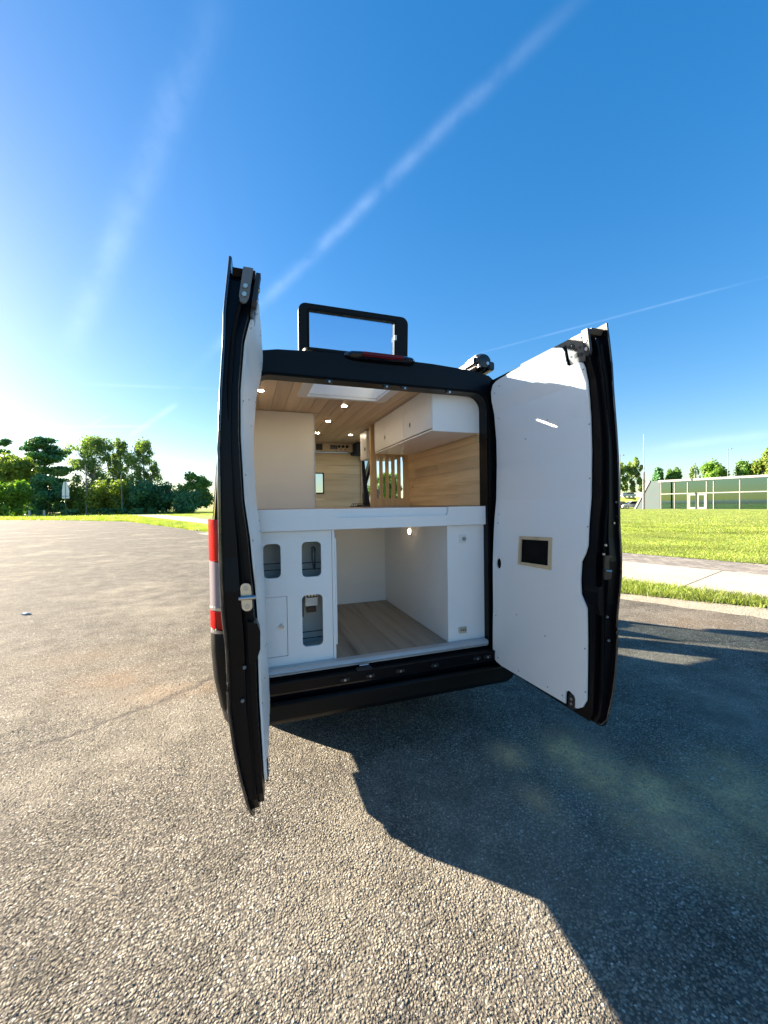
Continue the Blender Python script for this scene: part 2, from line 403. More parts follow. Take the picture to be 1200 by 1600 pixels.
def bm_box(bm, x0, x1, y0, y1, z0, z1, bev=0.):
    r = bmesh.ops.create_cube(bm, size=1); vs = r['verts']
    for v in vs:
        v.co = Vector(((x0 + x1) / 2 + v.co.x * (x1 - x0), (y0 + y1) / 2 + v.co.y * (y1 - y0), (z0 + z1) / 2 + v.co.z * (z1 - z0)))
    if bev:
        es = list({e for v in vs for e in v.link_edges})
        bmesh.ops.bevel(bm, geom=es, offset=bev, segments=2, affect='EDGES', clamp_overlap=True)
def box(name, x0, x1, y0, y1, z0, z1, mat, parent=None, bev=0.):
    bm = bmesh.new(); bm_box(bm, x0, x1, y0, y1, z0, z1, bev)
    return from_bm(name, bm, mat, parent)
def bm_tube(bm, a, b, r, n=10, r2=None):
    a = Vector(a); b = Vector(b); d = b - a; q = d.to_track_quat('Z', 'Y').to_matrix().to_4x4()
    bmesh.ops.create_cone(bm, cap_ends=True, segments=n, radius1=r, radius2=r if r2 is None else r2, depth=d.length,
                          matrix=Matrix.Translation((a + b) / 2) @ q)
def tube(name, a, b, r, mat, parent=None, n=12, r2=None):
    bm = bmesh.new(); bm_tube(bm, a, b, r, n, r2); return from_bm(name, bm, mat, parent, True)
def rrect(x0, x1, y0, y1, r, n=5):
    pts = []
    for cx, cy, a0 in ((x1 - r, y1 - r, 0), (x0 + r, y1 - r, 90), (x0 + r, y0 + r, 180), (x1 - r, y0 + r, 270)):
        for i in range(n + 1):
            a = R(a0 + 90 * i / n); pts.append((cx + r * math.cos(a), cy + r * math.sin(a)))
    return pts
def circ(cx, cy, rx, ry=None, n=16):
    ry = rx if ry is None else ry
    return [(cx + rx * math.cos(2 * math.pi * i / n), cy + ry * math.sin(2 * math.pi * i / n)) for i in range(n)]
def plate(name, loops, w0, w1, fmap, mat, parent=None, cuts=None, smooth=False):
    """2D outline with holes, thickened from w0 to w1, sliced at v=cuts and mapped by fmap(u,v,w)."""
    bm = bmesh.new(); pts = [p for l in loops for p in l]
    tris = tessellate_polygon([[Vector((p[0], p[1], 0)) for p in l] for l in loops])
    A = [bm.verts.new((p[0], p[1], w0)) for p in pts]; B = [bm.verts.new((p[0], p[1], w1)) for p in pts]
    for t in tris:
        try:
            bm.faces.new([A[i] for i in t]); bm.faces.new([B[i] for i in reversed(t)])
        except ValueError: pass
    k = 0
    for l in loops:
        n = len(l)
        for i in range(n):
            a, b = k + i, k + (i + 1) % n
            bm.faces.new((A[a], A[b], B[b], B[a]))
        k += n
    for c in cuts or []:
        bmesh.ops.bisect_plane(bm, geom=bm.verts[:] + bm.edges[:] + bm.faces[:], plane_co=(0, c, 0), plane_no=(0, 1, 0))
    bmesh.ops.recalc_face_normals(bm, faces=bm.faces)
    for v in bm.verts: v.co = Vector(fmap(v.co.x, v.co.y, v.co.z))
    return from_bm(name, bm, mat, parent, smooth)
xz = lambda u, v, w: (u, w, v)          # outline in x,z; thickness along y
yz = lambda u, v, w: (w, u, v)          # outline in y,z; thickness along x
xy = lambda u, v, w: (u, v, w)
def loft(name, rings, mat, parent=None, closed=True, caps=True, smooth=True):
    n = len(rings[0]); vs = [p for r in rings for p in r]; fs = []
    for i in range(len(rings) - 1):
        for j in range(n if closed else n - 1):
            a = i * n + j; b = i * n + (j + 1) % n; fs.append((a, b, b + n, a + n))
    bm = bmesh.new(); V = [bm.verts.new(p) for p in vs]
    for f in fs: bm.faces.new([V[i] for i in f])
    if caps and closed:
        bm.faces.new(V[:n][::-1]); bm.faces.new(V[-n:])
    return from_bm(name, bm, mat, parent, smooth)
def screw(p, axis, r, mat, parent, name='screw', d=.004):
    a = Vector(p); return tube(name, a, a + Vector(axis) * d, r, mat, parent, 8)

# ------------------------------------------------------------------ the ground
def sheet(name, pts, z, mat, kind='structure', label=None):
    tr = tessellate_polygon([[Vector((x, y, 0)) for x, y in pts]])
    o = mesh(name, [(x, y, z) for x, y in pts], [tuple(t) for t in tr], mat)
    bm = bmesh.new(); bm.from_mesh(o.data); bmesh.ops.recalc_face_normals(bm, faces=bm.faces)
    if bm.faces[0].normal.z < 0: bmesh.ops.reverse_faces(bm, faces=bm.faces)
    bm.to_mesh(o.data); bm.free()
    if kind: o['kind'] = kind
    if label: o['label'] = label
    return o
def jag(pts, step, amp, seed=0, close=False):
    """subdivide a polyline and roughen it"""
    rr = random.Random(seed); out = []
    n = len(pts) if close else len(pts) - 1
    for i in range(n):
        a = Vector((*pts[i], 0)); b = Vector((*pts[(i + 1) % len(pts)], 0)); L = (b - a).length
        k = max(1, min(400, int(L / step)))
        for j in range(k):
            q = a.lerp(b, j / k); s = amp * min(1, .4 + L / k * .6)
            out.append((q.x + rr.uniform(-s, s), q.y + rr.uniform(-s, s)))
    if not close: out.append(pts[-1])
    return out
sheet('terrain', [(-2500, -2500), (2500, -2500), (2500, 3500), (-2500, 3500)], -.03, 'far_ground')
edge = [(11.5, -9), (7.6, -1.3), (6.26, 1.15), (5.12, 2.75), (3.2, 7.2), (1.0, 13.5), (-2.95, 24.1), (-8, 36.5), (-13.9, 50.8), (-24, 63), (-56, 92), (-120, 118)]
edge_j = jag(edge[:7], .16, .05, 3) + jag(edge[6:], .8, .3, 4)
# local asphalt square gets its own detail; one sheet to the far edge of the lot
sheet('asphalt_lot', edge_j + [(-220, 118), (-220, -60), (25, -60)], 0., 'asphalt')
PD = Vector((-.312, .950, 0)).normalized(); PN = Vector((PD.y, -PD.x, 0))   # path direction, and its right-hand normal
P0 = Vector((6.5, 2.57, 0))
def pp(t, s): q = P0 + PD * t + PN * s; return (q.x, q.y)
# sandy gravel margin between lot and grass
inner = [(x - .55 * (1 + .4 * math.sin(i * 1.3)), y - .25) for i, (x, y) in enumerate(edge[:7])]
sheet('gravel_margin', jag(edge[:7], .16, .05, 3) + jag(inner[::-1], .14, .09, 8), .004, 'sandy_gravel')
# grass strip between lot and path
strip = jag(edge[:7], .12, .07, 21) + jag(edge[6:10], .8, .3, 4) + [(-30, 72), pp(75, 0), pp(-12, 0)]
sheet('grass_strip', strip, .012, 'verge_soil')
far_strip = jag(edge[8:], .8, .3, 4) + [(-120, 150), (-38, 118), pp(110, -.0), pp(48, 0)]
sheet('grass_verge', far_strip, .009, 'lawn')
# path bed, slabs, pavers
sheet('path', [pp(-14, 0), pp(120, 0), pp(120, 4.45), pp(-14, 4.45)], -.012, 'paver')
path = bpy.data.objects['path']
slab_me = None
k = 0
for i in range(-5, 22):
    L = 2.6; t0 = i * L
    q = Vector((*pp(t0 + L / 2, 1.3), 0))
    bm = bmesh.new(); bm_box(bm, -1.295, 1.295, -L / 2 + .008, L / 2 - .008, 0, .05, .006)
    if slab_me is None:
        s = from_bm('concrete_slab', bm, 'concrete', path); slab_me = s.data
    else:
        bm.free(); s = bpy.data.objects.new('concrete_slab', slab_me); col.objects.link(s); s.parent = path
    s.location = (q.x, q.y, -.030 + rng.uniform(-.002, .002)); s.rotation_euler.z = math.atan2(PD.y, PD.x) - math.pi / 2
sheet('path_far_surface', [pp(57.3, 0.), pp(120, 0.), pp(120, 4.45), pp(57.3, 4.45)], .018, 'concrete', 'structure')
vs, fs = [], []
for i in range(-60, 280):
    for j in range(9):
        a = i * .21 + (.105 if j % 2 else 0); s0 = 2.62 + j * .2
        for (da, ds, dz) in ((.005, .005, 0), (.203, .005, 0), (.203, .195, 0), (.005, .195, 0)):
            x, y = pp(a + da, s0 + ds); vs.append((x, y, .014 + rng.uniform(-.0015, .0015)))
        b = len(vs) - 4; fs.append((b, b + 3, b + 2, b + 1))
        for u, w in ((0, 1), (1, 2), (2, 3), (3, 0)):
            pass
tag(mesh('paver', vs, fs, 'paver', path), kind='stuff')
# big lawn on the far side of the path
lawn_pts = jag([pp(-16, 4.45), pp(95, 4.45)], .3, .05, 5) + [(-140, 150), (-400, 420), (400, 520), (420, -60), pp(-60, 4.45)]
sheet('lawn', lawn_pts, .02, 'lawn')

# grass blades, as geometry, where they can be seen as blades
def blades(name, areas, mat='grass_blade'):
    V, F = [], []
    for (n, sampler, h, w, z0) in areas:
        for _ in range(n):
            x, y = sampler(); hh = h * rng.uniform(.45, 1.25); a = rng.uniform(0, 6.283); ww = w * rng.uniform(.6, 1.3)
            lx, ly = rng.gauss(0, .35) * hh, rng.gauss(0, .35) * hh
            dx, dy = math.cos(a) * ww, math.sin(a) * ww
            b = len(V)
            V += [(x - dx, y - dy, z0), (x + dx, y + dy, z0), (x + dx * .6 + lx * .5, y + dy * .6 + ly * .5, z0 + hh * .6), (x + lx, y + ly, z0 + hh)]
            F += [(b, b + 1, b + 2), (b, b + 2, b + 3)]
    o = mesh(name, V, F, mat); tag(o, kind='stuff'); return o
def poly_at(pl, t):
    d = 0
    for a, b in zip(pl, pl[1:]):
        L = math.hypot(b[0] - a[0], b[1] - a[1])
        if t <= d + L: f = (t - d) / L; return (a[0] + (b[0] - a[0]) * f, a[1] + (b[1] - a[1]) * f), (b[0] - a[0]) / L, (b[1] - a[1]) / L
        d += L
    return pl[-1], 0, 1
def path_s(x, y):   # signed distance from path's lot side edge
    return (Vector((x, y, 0)) - P0).dot(PN)
def strip_sampler(t0, t1):
    def f():
        while True:
            (ex, ey), tx, ty = poly_at(edge, rng.uniform(t0, t1))
            # from the lot edge across to the path edge
            d = -path_s(ex, ey)
            if d < .05: continue
            u = rng.random() ** (1.4 if rng.random() < .5 else 1)
            if ey < 9 and u < .45 and math.sin(ex * 5.1 + ey * 3.3) + math.sin(ey * 7.7 - 2) * .7 + rng.uniform(-.5, .5) > .35: continue
            q = Vector((ex, ey, 0)) + PN * (d * u * 1.0) + Vector((rng.gauss(0, .07), rng.gauss(0, .07), 0))
            return q.x, q.y
    return f
g = blades('grass_blades', [(20000, strip_sampler(5, 18), .085, .005, .01), (9000, strip_sampler(18, 40), .12, .010, .01),
                            (20000, strip_sampler(38, 80), .16, .028, .01), (16000, strip_sampler(78, 190), .22, .05, .01)])
tag(g, 'tufty green grass growing in the narrow strip between lot and path', 'grass')
def lawn_sampler(r0, r1, a0, a1):
    def f():
        while True:
            a = R(rng.uniform(a0, a1)); r = r0 + (r1 - r0) * rng.random() ** 1.3
            x, y = CAM.x + math.sin(a) * r, CAM.y + math.cos(a) * r
            if path_s(x, y) > 4.4 + abs(rng.gauss(0, .03)): return x, y
    return f
g = blades('lawn_grass', [(60000, lawn_sampler(9, 32, 45, 68), .040, .010, .018), (22000, lawn_sampler(24, 70, 44, 68), .06, .022, .018),
                          (5000, lawn_sampler(80, 140, -25, -2), .12, .05, .018)])
tag(g, 'sunlit mown grass blades of the lawn beyond the path', 'grass')
# loose chippings on the asphalt near the camera: real stones that catch the low sun
def chips():
    V, F = [], []
    base = [(1, 0, 0), (0, 1, 0), (-1, 0, 0), (0, -1, 0), (0, 0, 1)]
    for _ in range(36000):
        r = .35 + 4.2 * rng.random() ** .75; a = R(rng.uniform(-50, 88))
        x, y = CAM.x + math.sin(a) * r, CAM.y + math.cos(a) * r
        s = rng.uniform(.002, .0052) * (1 + .10 * r); rot = rng.uniform(0, 6.283); k = rng.uniform(.55, .9)
        c, sn = math.cos(rot), math.sin(rot); b = len(V)
        for (px, py, pz) in base:
            px *= s * (1 + rng.uniform(-.25, .25)); py *= s * k * (1 + rng.uniform(-.25, .25))
            if pz: px += rng.uniform(-.4, .4) * s; py += rng.uniform(-.4, .4) * s
            V.append((x + px * c - py * sn, y + px * sn + py * c, (-.001 if not pz else s * rng.uniform(.35, .8))))
        F += [(b, b + 1, b + 4), (b + 1, b + 2, b + 4), (b + 2, b + 3, b + 4), (b + 3, b, b + 4)]
    o = mesh('gravel_chippings', V, F, 'chipping')
    tag(o, 'small pale and dark stone chippings scattered over the asphalt lot', 'gravel', kind='stuff')
m, nt, p = newmat('chipping')
g_ = nd(nt, 'ShaderNodeNewGeometry')
nt.links.new(ramp(nt, g_.outputs['Random Per Island'], [(0, (.09, .08, .07)), (.45, (.18, .16, .13)), (.86, (.26, .23, .18)), (.95, (.36, .33, .29)), (1, (.52, .49, .45))]), p.inputs['Base Color'])
p.inputs['Roughness'].default_value = .7
chips()

# ------------------------------------------------------------------ the van
van = empty('camper_van', (0, 0, 0))
tag(van, 'black high roof camper van with both rear doors swung open on the lot', 'van')

ZS = [.32, .45, .70, .92, 1.2, 1.5, 1.8, 2.05, 2.22, 2.36, 2.44, 2.49, 2.515, 2.53, 2.535]
XS = [.97, 1.0, 1.02, 1.035, 1.035, 1.03, 1.005, .975, .95, .915, .87, .80, .66, .36, 0.]
def half_x(z): return float(np.interp(z, ZS, XS))
def ring(y, H=2.535, wf=1.0, zb=.32):
    k = (H - zb) / (2.535 - zb)
    r = [(x * wf, y, zb + (z - .32) * k) for x, z in zip(XS, ZS)]
    return r + [(-x, y_, z) for x, y_, z in r[-2::-1]]
stations = [(.10, 2.535, 1.), (.30, 2.54, 1.), (.62, 2.54, 1.), (1.0, 2.54, 1.), (1.4, 2.54, 1.), (1.8, 2.54, 1.), (2.05, 2.54, 1.), (2.6, 2.53, 1.), (3.12, 2.50, 1.),
            (3.3, 2.40, .99), (3.62, 2.05, .98), (3.95, 1.68, .97), (4.18, 1.38, .96), (4.5, 1.22, .92), (4.8, 1.02, .84), (4.93, .80, .74)]
rings = [ring(y, H, wf) for y, H, wf in stations]
n = len(rings[0]); half = len(ZS)
bm = bmesh.new(); VV = [[bm.verts.new(p) for p in r] for r in rings]
glass_faces = []
for i in range(len(rings) - 1):
    y0, y1 = stations[i][0], stations[i + 1][0]
    for j in range(n - 1):
        q = [rings[i][j], rings[i][j + 1], rings[i + 1][j + 1], rings[i + 1][j]]
        jj = j if j < half - 1 else n - 2 - j
        right = j < half - 1
        zc = sum(v[2] for v in q) / 4
        top = jj >= 9
        if 3.3 <= y0 < 4.1 and top: glass_faces.append((q, 'windscreen')); continue
        if 3.1 < y0 < 3.9 and 4 <= jj <= 7: glass_faces.append((q, 'cab_side_window')); continue
        if right and 2.05 <= y0 < 3.1 and 1 <= jj <= 8: continue            # open sliding door
        if 0.10 <= y0 < .6 and jj >= 12: continue                           # roof hatch opening
        bm.faces.new([VV[i][j], VV[i][j + 1], VV[i + 1][j + 1], VV[i + 1][j]])
bm.faces.new(VV[-1])
body = from_bm('body', bm, 'black_paint', van, True)
sm = body.modifiers.new('thickness', 'SOLIDIFY'); sm.thickness = .025; sm.offset = -1
for nm in ('windscreen', 'cab_side_window'):
    bm = bmesh.new()
    for q, k_ in glass_faces:
        if k_ == nm: bm.faces.new([bm.verts.new(p) for p in q])
    bmesh.ops.remove_doubles(bm, verts=bm.verts, dist=.0005)
    if nm == 'cab_side_window':
        b2 = bm.copy()
        bmesh.ops.delete(b2, geom=[v for v in b2.verts if v.co.x > 0], context='VERTS'); from_bm(nm, b2, 'car_window', van, True)
        bmesh.ops.delete(bm, geom=[v for v in bm.verts if v.co.x < 0], context='VERTS')
    from_bm(nm, bm, 'car_window', van, True)
# rear frame with the door opening
outer = [(x, z) for x, _, z in ring(0)]
hole = [(.768, .56)] + [(.768 - .10 + .10 * math.cos(R(a)), 2.345 - .10 + .10 * math.sin(R(a))) for a in range(0, 91, 15)] + \
       [(-.795 + .10 - .10 * math.sin(R(a)), 2.345 - .10 + .10 * math.cos(R(a))) for a in range(0, 91, 15)] + [(-.795, .56)]
# rear face with a rounded shoulder: two lofted rims
plate('rear_frame', [[(x * .985, .32 + (z - .32) * .992) for x, z in outer], hole], 0., .10, xz, 'black_inner', van)
rr0 = [(x * .985, .0, .32 + (z - .32) * .992) for x, z in outer]
rr1 = [(x * .996, .035, .32 + (z - .32) * .998) for x, z in outer]
rr2 = [(x, .10, z) for x, z in outer]
loft('rear_shoulder', [rr0, rr1, rr2], 'black_paint', van, closed=False, caps=False)
# weather seal around the opening, seal clips under the header
def sweep(name, pts, r, mat, parent, n=6, closed=False):
    bm = bmesh.new(); P = [Vector(p) for p in pts]; rings_ = []
    for i, p in enumerate(P):
        t = (P[min(i + 1, len(P) - 1)] - P[max(i - 1, 0)]).normalized()
        q = t.to_track_quat('Z', 'Y'); rings_.append([bm.verts.new(p + q @ Vector((r * math.cos(2 * math.pi * k / n), r * math.sin(2 * math.pi * k / n), 0))) for k in range(n)])
    for a, b in zip(rings_, rings_[1:]):
        for k in range(n): bm.faces.new((a[k], a[(k + 1) % n], b[(k + 1) % n], b[k]))
    bm.faces.new(rings_[0][::-1]); bm.faces.new(rings_[-1])
    return from_bm(name, bm, mat, parent, True)
sweep('door_seal', [(x, -.004, z) for x, z in [(x * 1.012, z * 1.003 + .004) for x, z in hole]], .006, 'rubber', van)
for x in (.02, .145, -.35, .47):
    o = box('seal_clip', x - .02, x + .02, -.012, .02, 2.328, 2.345, 'dark_device', van, .003)
    screw((x, -.012, 2.331), (0, -1, 0), .006, 'steel', o)
# header lip and the brake lamp pod
pod = loft('brake_lamp_pod', [[(x, -.045 * s - .002, 2.505 + .032 * s * math.cos(a) + .0) if False else (x, .03 - .085 * s * math.sin(max(a, 0)) , 2.507 + .034 * s * math.cos(a)) for a in [math.pi * k / 8 for k in range(9)]]
      for x, s in ((-.26, .15), (-.245, .6), (-.21, .9), (-.15, 1.), (.13, 1.), (.19, .9), (.215, .6), (.225, .15))], 'black_paint', van, closed=False, caps=False)
bl = box('brake_lamp_lens', -.150, .125, -.068, -.035, 2.492, 2.520, 'brake_lens', pod, .008)
# underbody, wheels
box('underbody', -.93, .93, .12, 4.7, .30, .50, 'rubber', van)
for x in (-.86, .86):
    for y in (1.0, 4.0):
        w = empty('wheel', (x, y, .345)); w.parent = van
        bm = bmesh.new()
        prof = [(.20, .10), (.31, .112), (.345, .09), (.345, -.09), (.31, -.112), (.20, -.10)]
        R_ = [[(wz, rr * math.cos(2 * math.pi * k / 28), rr * math.sin(2 * math.pi * k / 28)) for k in range(28)] for rr, wz in prof]
        loft('tyre', R_, 'tyre', w, closed=True, caps=False)
        tube('rim', (-.07, 0, 0), (.07, 0, 0), .205, 'steel', w, 24)
# sill and cargo edge strip
sweep('sill_strip', [(-.76, -.004, .592), (.755, -.004, .592)], .012, 'alu_sill', van)
box('sill_trim', -.785, .76, -.008, .05, .572, .612, 'alu_sill', van, .004)
# rear sill below the doors with its pressings
plate('rear_sill', [[(-.90, 0), (-.90, -.05), (-.82, -.075), (.82, -.075), (.90, -.05), (.90, 0)]], .50, .555, xy, 'black_inner', van)
box('rear_sill_step', -.86, .86, -.045, .02, .44, .50, 'black_paint', van, .012)
for x in (-.30, -.14, .06, .30, .62, .70):
    s = box('sill_bracket', x - .028, x + .028, -.088, -.074, .515, .535, 'dark_metal', van, .004)
    screw((x, -.088, .525), (0, -1, 0), .007, 'steel', s)
latch = box('floor_latch', -.22, -.12, -.070, -.03, .552, .570, 'dark_metal', van, .005)
tube('striker', (-.20, -.052, .585), (-.14, -.052, .585), .005, 'steel', latch, 8)
# bumper: centre beam and the wrap-round corners
bp = []
for z, oy, xw in ((.305, -.02, .90), (.325, -.075, .96), (.36, -.10, .985), (.44, -.10, 1.0), (.46, -.085, 1.0)):
    line = [(-xw - .01, .42), (-xw - .01, .12), (-xw, .03), (-xw * .965, oy * .5), (-xw * .9, oy), (xw * .9, oy), (xw * .965, oy * .5), (xw, .03), (xw + .01, .12), (xw + .01, .42)]
    bp.append([(x, y, z) for x, y in line])
bump_o = loft('rear_bumper', bp, 'black_plastic', van, closed=False, caps=False)
bump_o.modifiers.new('t', 'SOLIDIFY').thickness = .02
for s in (-1, 1):
    rg = []
    for z, xo, yo, xi in ((.28, .93, .05, .80), (.34, .975, -.02, .80), (.45, 1.01, -.06, .81), (.62, 1.04, -.07, .83), (.78, 1.052, -.065, .86), (.875, 1.052, -.055, .87), (.885, 1.04, -.04, .87)):
        rg.append([(s * x, y, z) for x, y in ((xi, .02), (xi, yo), (xi + (xo - xi) * .55, yo - .004), (xi + (xo - xi) * .82, yo + .02), (xo - .008, yo + .06), (xo, .10), (xo - .002, .42), (xo - .05, .42), (xo - .07, .10))])
    c = loft('bumper_corner', rg, 'black_plastic', van)
    box('reflector', min(s * .885, s * .93), max(s * .885, s * .93), -.074, -.05, .45, .50, 'red_lens', c, .004)
    sweep('pull_hook', [(s * .925, -.071, .80), (s * .90, -.082, .805), (s * .90, -.082, .76), (s * .905, -.074, .68)], .006, 'steel', c)
    # tail lamp: three stacked lenses in a curved housing
    def lamp_ring(z, grow=0.):
        t = (z - .885) / .625
        bulge = math.sin(max(0, min(1, t)) * math.pi) ** .5 * .012
        tip = 1.0 if t < .82 else 1.0 - ((t - .82) / .18) ** 2 * .45
        xo = 1.047 + grow; yi = -.012 - bulge
        xi = .885 + (1 - tip) * .05
        xm = xi + (xo - xi) * .55 * (tip if tip < 1 else 1)
        return [(s * x, y, z) for x, y in ((xi, .03), (xi, yi), (xm, yi - .004), (xo - .04, yi + .02), (xo - .012, yi + .055), (xo, .10), (xo, .19 - (1 - tip) * .1), (xo - .03, .20))]
    tl = loft('tail_light', [lamp_ring(.885 + .625 * k / 20, -.006) for k in range(21)], 'black_plastic', van)
    for nm, z0, z1, mt in (('red_lens', 1.275, 1.508, 'red_lens'), ('clear_lens', 1.00, 1.268, 'clear_lens'), ('red_lens', .888, .993, 'red_lens')):
        o = loft(nm, [[(x * 1.006, y - .006, z) for x, y, z in lamp_ring(z0 + (z1 - z0) * k / 8)] for k in range(9)], mt, tl)
        o['label'] = {1.275: 'upper red lens', 1.00: 'clear middle lens', .888: 'lower red lens'}[z0]
    loft('chrome_trim', [[(x * 1.008, y - .008, z) for x, y, z in lamp_ring(z_)] for z_ in (.996, 1.004, 1.012)], 'steel', tl)
    # bolt plate on the jamb beside the lamp
    hb = box('lamp_bracket', min(s * .862, s * .902), max(s * .862, s * .902), -.034, -.028, 1.33, 1.50, 'white_plastic', van, .003)
    screw((s * .885, -.034, 1.44), (0, -1, 0), .014, 'steel', hb, 'bolt', .02)
    screw((s * .885, -.034, 1.36), (0, -1, 0), .008, 'steel', hb, 'bolt', .006)

# awning / roof rail on the right edge with its black end cap
rail = sweep('roof_rail', [(.70, .12, 2.565), (.70, .8, 2.572), (.70, 3.0, 2.565)], .032, 'alu_sill', van, 12)
cap = loft('rail_end_cap', [[(.735 + c * math.cos(2 * math.pi * k / 14) * 1.05, y, 2.563 + c * math.sin(2 * math.pi * k / 14)) for k in range(14)] for y, c in ((.17, .045), (.10, .055), (.0, .06), (-.03, .045), (-.035, .01))], 'dark_device', van)
box('cap_fin', .76, .81, -.04, .1, 2.50, 2.56, 'dark_device', cap, .008)
box('cap_cover', .665, .80, -.02, .13, 2.53, 2.607, 'dark_device', cap, .018)
box('cap_bracket', .69, .73, -.026, .0, 2.52, 2.585, 'alu_sill', cap, .004)
screw((.755, -.034, 2.545), (0, -1, 0), .012, 'steel', cap)

# roof hatch
hx0, hx1, hy0, hy1 = -.40, .13, .10, .545
fr_o = rrect(hx0 - .09, hx1 + .09, hy0 - .05, hy1 + .07, .05); fr_i = rrect(hx0, hx1, hy0 + .0, hy1, .03)
hatch = plate('roof_hatch', [fr_o, fr_i], 2.535, 2.552, xy, 'black_plastic', van)
lid_a = R(86)
hinge = Vector((-.097, .325, 2.565)); ld = Vector((0, -math.cos(lid_a), math.sin(lid_a))); lnn = Vector((0, math.sin(lid_a), math.cos(lid_a)))
def lidmap(u, v, w): q = hinge + Vector((u, 0, 0)) + ld * v + lnn * w; return tuple(q)
LH = .37
lo = rrect(-.393, .393, 0, LH, .05); li = rrect(-.324, .290, .03, LH - .042, .012)
lf = plate('lid_frame', [lo, li], -.02, .022, lidmap, 'black_plastic', hatch)
lp = plate('lid_pane', [rrect(-.326, .292, .028, LH - .040, .01)], .000, .006, lidmap, 'clear_acrylic', hatch)
plate('lid_catch', [rrect(.286, .302, .20, .235, .004)], -.030, -.018, lidmap, 'white_plastic', hatch)
plate('lid_seal', [rrect(-.334, .300, .020, LH - .032, .018), rrect(-.322, .288, .032, LH - .044, .012)[::-1]], -.024, -.0202, lidmap, 'rubber', hatch)
# inner double skin seen as pale reflections: moulded ribs of the dome
# shaft and white inner frame (blind cassette)
plate('hatch_shaft', [rrect(hx0 - .012, hx1 + .012, hy0 - .012, hy1 + .012, .03), rrect(hx0, hx1, hy0, hy1, .025)], 2.405, 2.54, xy, 'white_plastic', hatch)
plate('hatch_trim', [rrect(hx0 - .075, hx1 + .075, hy0 - .07, hy1 + .042, .03), rrect(hx0 - .004, hx1 + .004, hy0 - .004, hy1 + .004, .02)], 2.385, 2.404, xy, 'white_plastic', hatch)
o = sweep('blind_cord', [(-.38 + .05 * k, .50 + 0 * k, 2.50 + .012 * math.sin(k * 1.1)) for k in range(10)], .004, 'recess_grey', hatch)

# -- interior shell
# ceiling boards run fore and aft
CZ = 2.405
ceil = empty('ceiling'); ceil.parent = van
xs = np.arange(-.84, .841, .105)
for a, b in zip(xs, xs[1:]):
    a, b = float(a) + .0012, float(b) - .0012
    segs = [(.10, 3.05)]
    if b > hx0 - .02 and a < hx1 + .02: segs = [(hy1 + .004, 3.05)]
    for y0, y1 in segs: box('ceiling_board', a, b, y0, y1, CZ, CZ + .012, 'wood_ceiling', ceil, .0015)
for a, b in ((-.42, hx0 - .014), (hx1 + .014, .21)): box('ceiling_board', a, b, .10, hy1 + .002, CZ, CZ + .012, 'wood_ceiling', ceil, .0015)
box('ceiling_backing', -.86, hx0 - .02, .10, 3.05, CZ + .014, CZ + .03, 'rubber', ceil)
box('ceiling_backing', hx1 + .02, .86, .10, 3.05, CZ + .014, CZ + .03, 'rubber', ceil)
for x, y in ((-.057, .83), (-.067, 1.47), (-.064, 2.12), (.33, 2.15), (-.73, .56)):
    sp = bmesh.new(); bmesh.ops.create_cone(sp, cap_ends=True, segments=20, radius1=.031, radius2=.032, depth=.002, matrix=Matrix.Translation((x, y, CZ - .001)))
    s = from_bm('spotlight', sp, 'alu_sill', van, True)
    sp = bmesh.new(); bmesh.ops.create_cone(sp, cap_ends=True, segments=20, radius1=.021, radius2=.021, depth=.001, matrix=Matrix.Translation((x, y, CZ - .0026)))
    from_bm('lamp_disc', sp, 'led_warm', s)
# right side wall boards (horizontal) with rounded rear corner covered by the pillar
wall = empty('side_wall'); wall.parent = van
zz = [1.560, 1.655, 1.750, 1.845, 1.940, 2.035, 2.13]
for a, b in zip(zz, zz[1:]):
    xw_ = .815 - .02 * (a - 1.56)
    bm = bmesh.new(); bm_box(bm, xw_, xw_ + .014, .105, 1.60, a + .0004, b - .0004, .0008)
    from_bm('wall_board', bm, 'wood_wall', wall)
box('wall_board', .80, .815, .105, 2.0, 2.1312, 2.40, 'wood_wall', wall)
box('wall_end_trim', .755, .815, .100, .112, 2.02, 2.075, 'pine_light', wall, .002)
# left wall lining
box('left_lining', -.86, -.845, .10, 3.0, .60, 2.40, 'beige_board', van)
# garage floor
fl = empty('floor'); fl.parent = van
for k in range(9):
    x0 = -.845 + k * .188
    box('floor_plank', x0 + .0008, x0 + .1872, .052, 3.0, .600, .6075, 'vinyl_floor', fl)
box('floor_base', -.85, .85, .052, 3.0, .56, .5985, 'black_plastic', fl)
# left storage module: face with three windows and a hatch door
wz = [(-.755, -.654, 1.143, 1.352), (-.526, -.407, 1.136, 1.357), (-.544, -.410, .706, 1.026)]
wz = [(-.752, -.652, 1.145, 1.352), (-.526, -.407, 1.138, 1.356), (-.530, -.402, .706, 1.026)]
loops = [[(-.845, .609), (-.340, .609), (-.340, 1.425), (-.845, 1.425)]]
for a in wz: loops.append(rrect(*a, .028)[::-1])
door_l = [(-.750, .665), (-.618, .665), (-.618, 1.032), (-.750, 1.032)]
loops.append(door_l)
mod = plate('storage_module', loops, .055, .073, xz, 'white_board', van)
md = box('module_door', -.747, -.621, .057, .071, .668, 1.029, 'white_board', mod, .0015)
tube('knob', (-.654, .057, .852), (-.654, .035, .852), .010, 'steel', mod, 16, .012)
box('module_side', -.354, -.340, .0735, 1.40, .609, 1.425, 'white_board', mod)
box('module_post', -.338, -.322, .050, .075, .609, 1.425, 'white_board', mod, .001)
box('post_slide', -.3215, -.312, .048, .070, .70, 1.37, 'white_board', mod, .001)
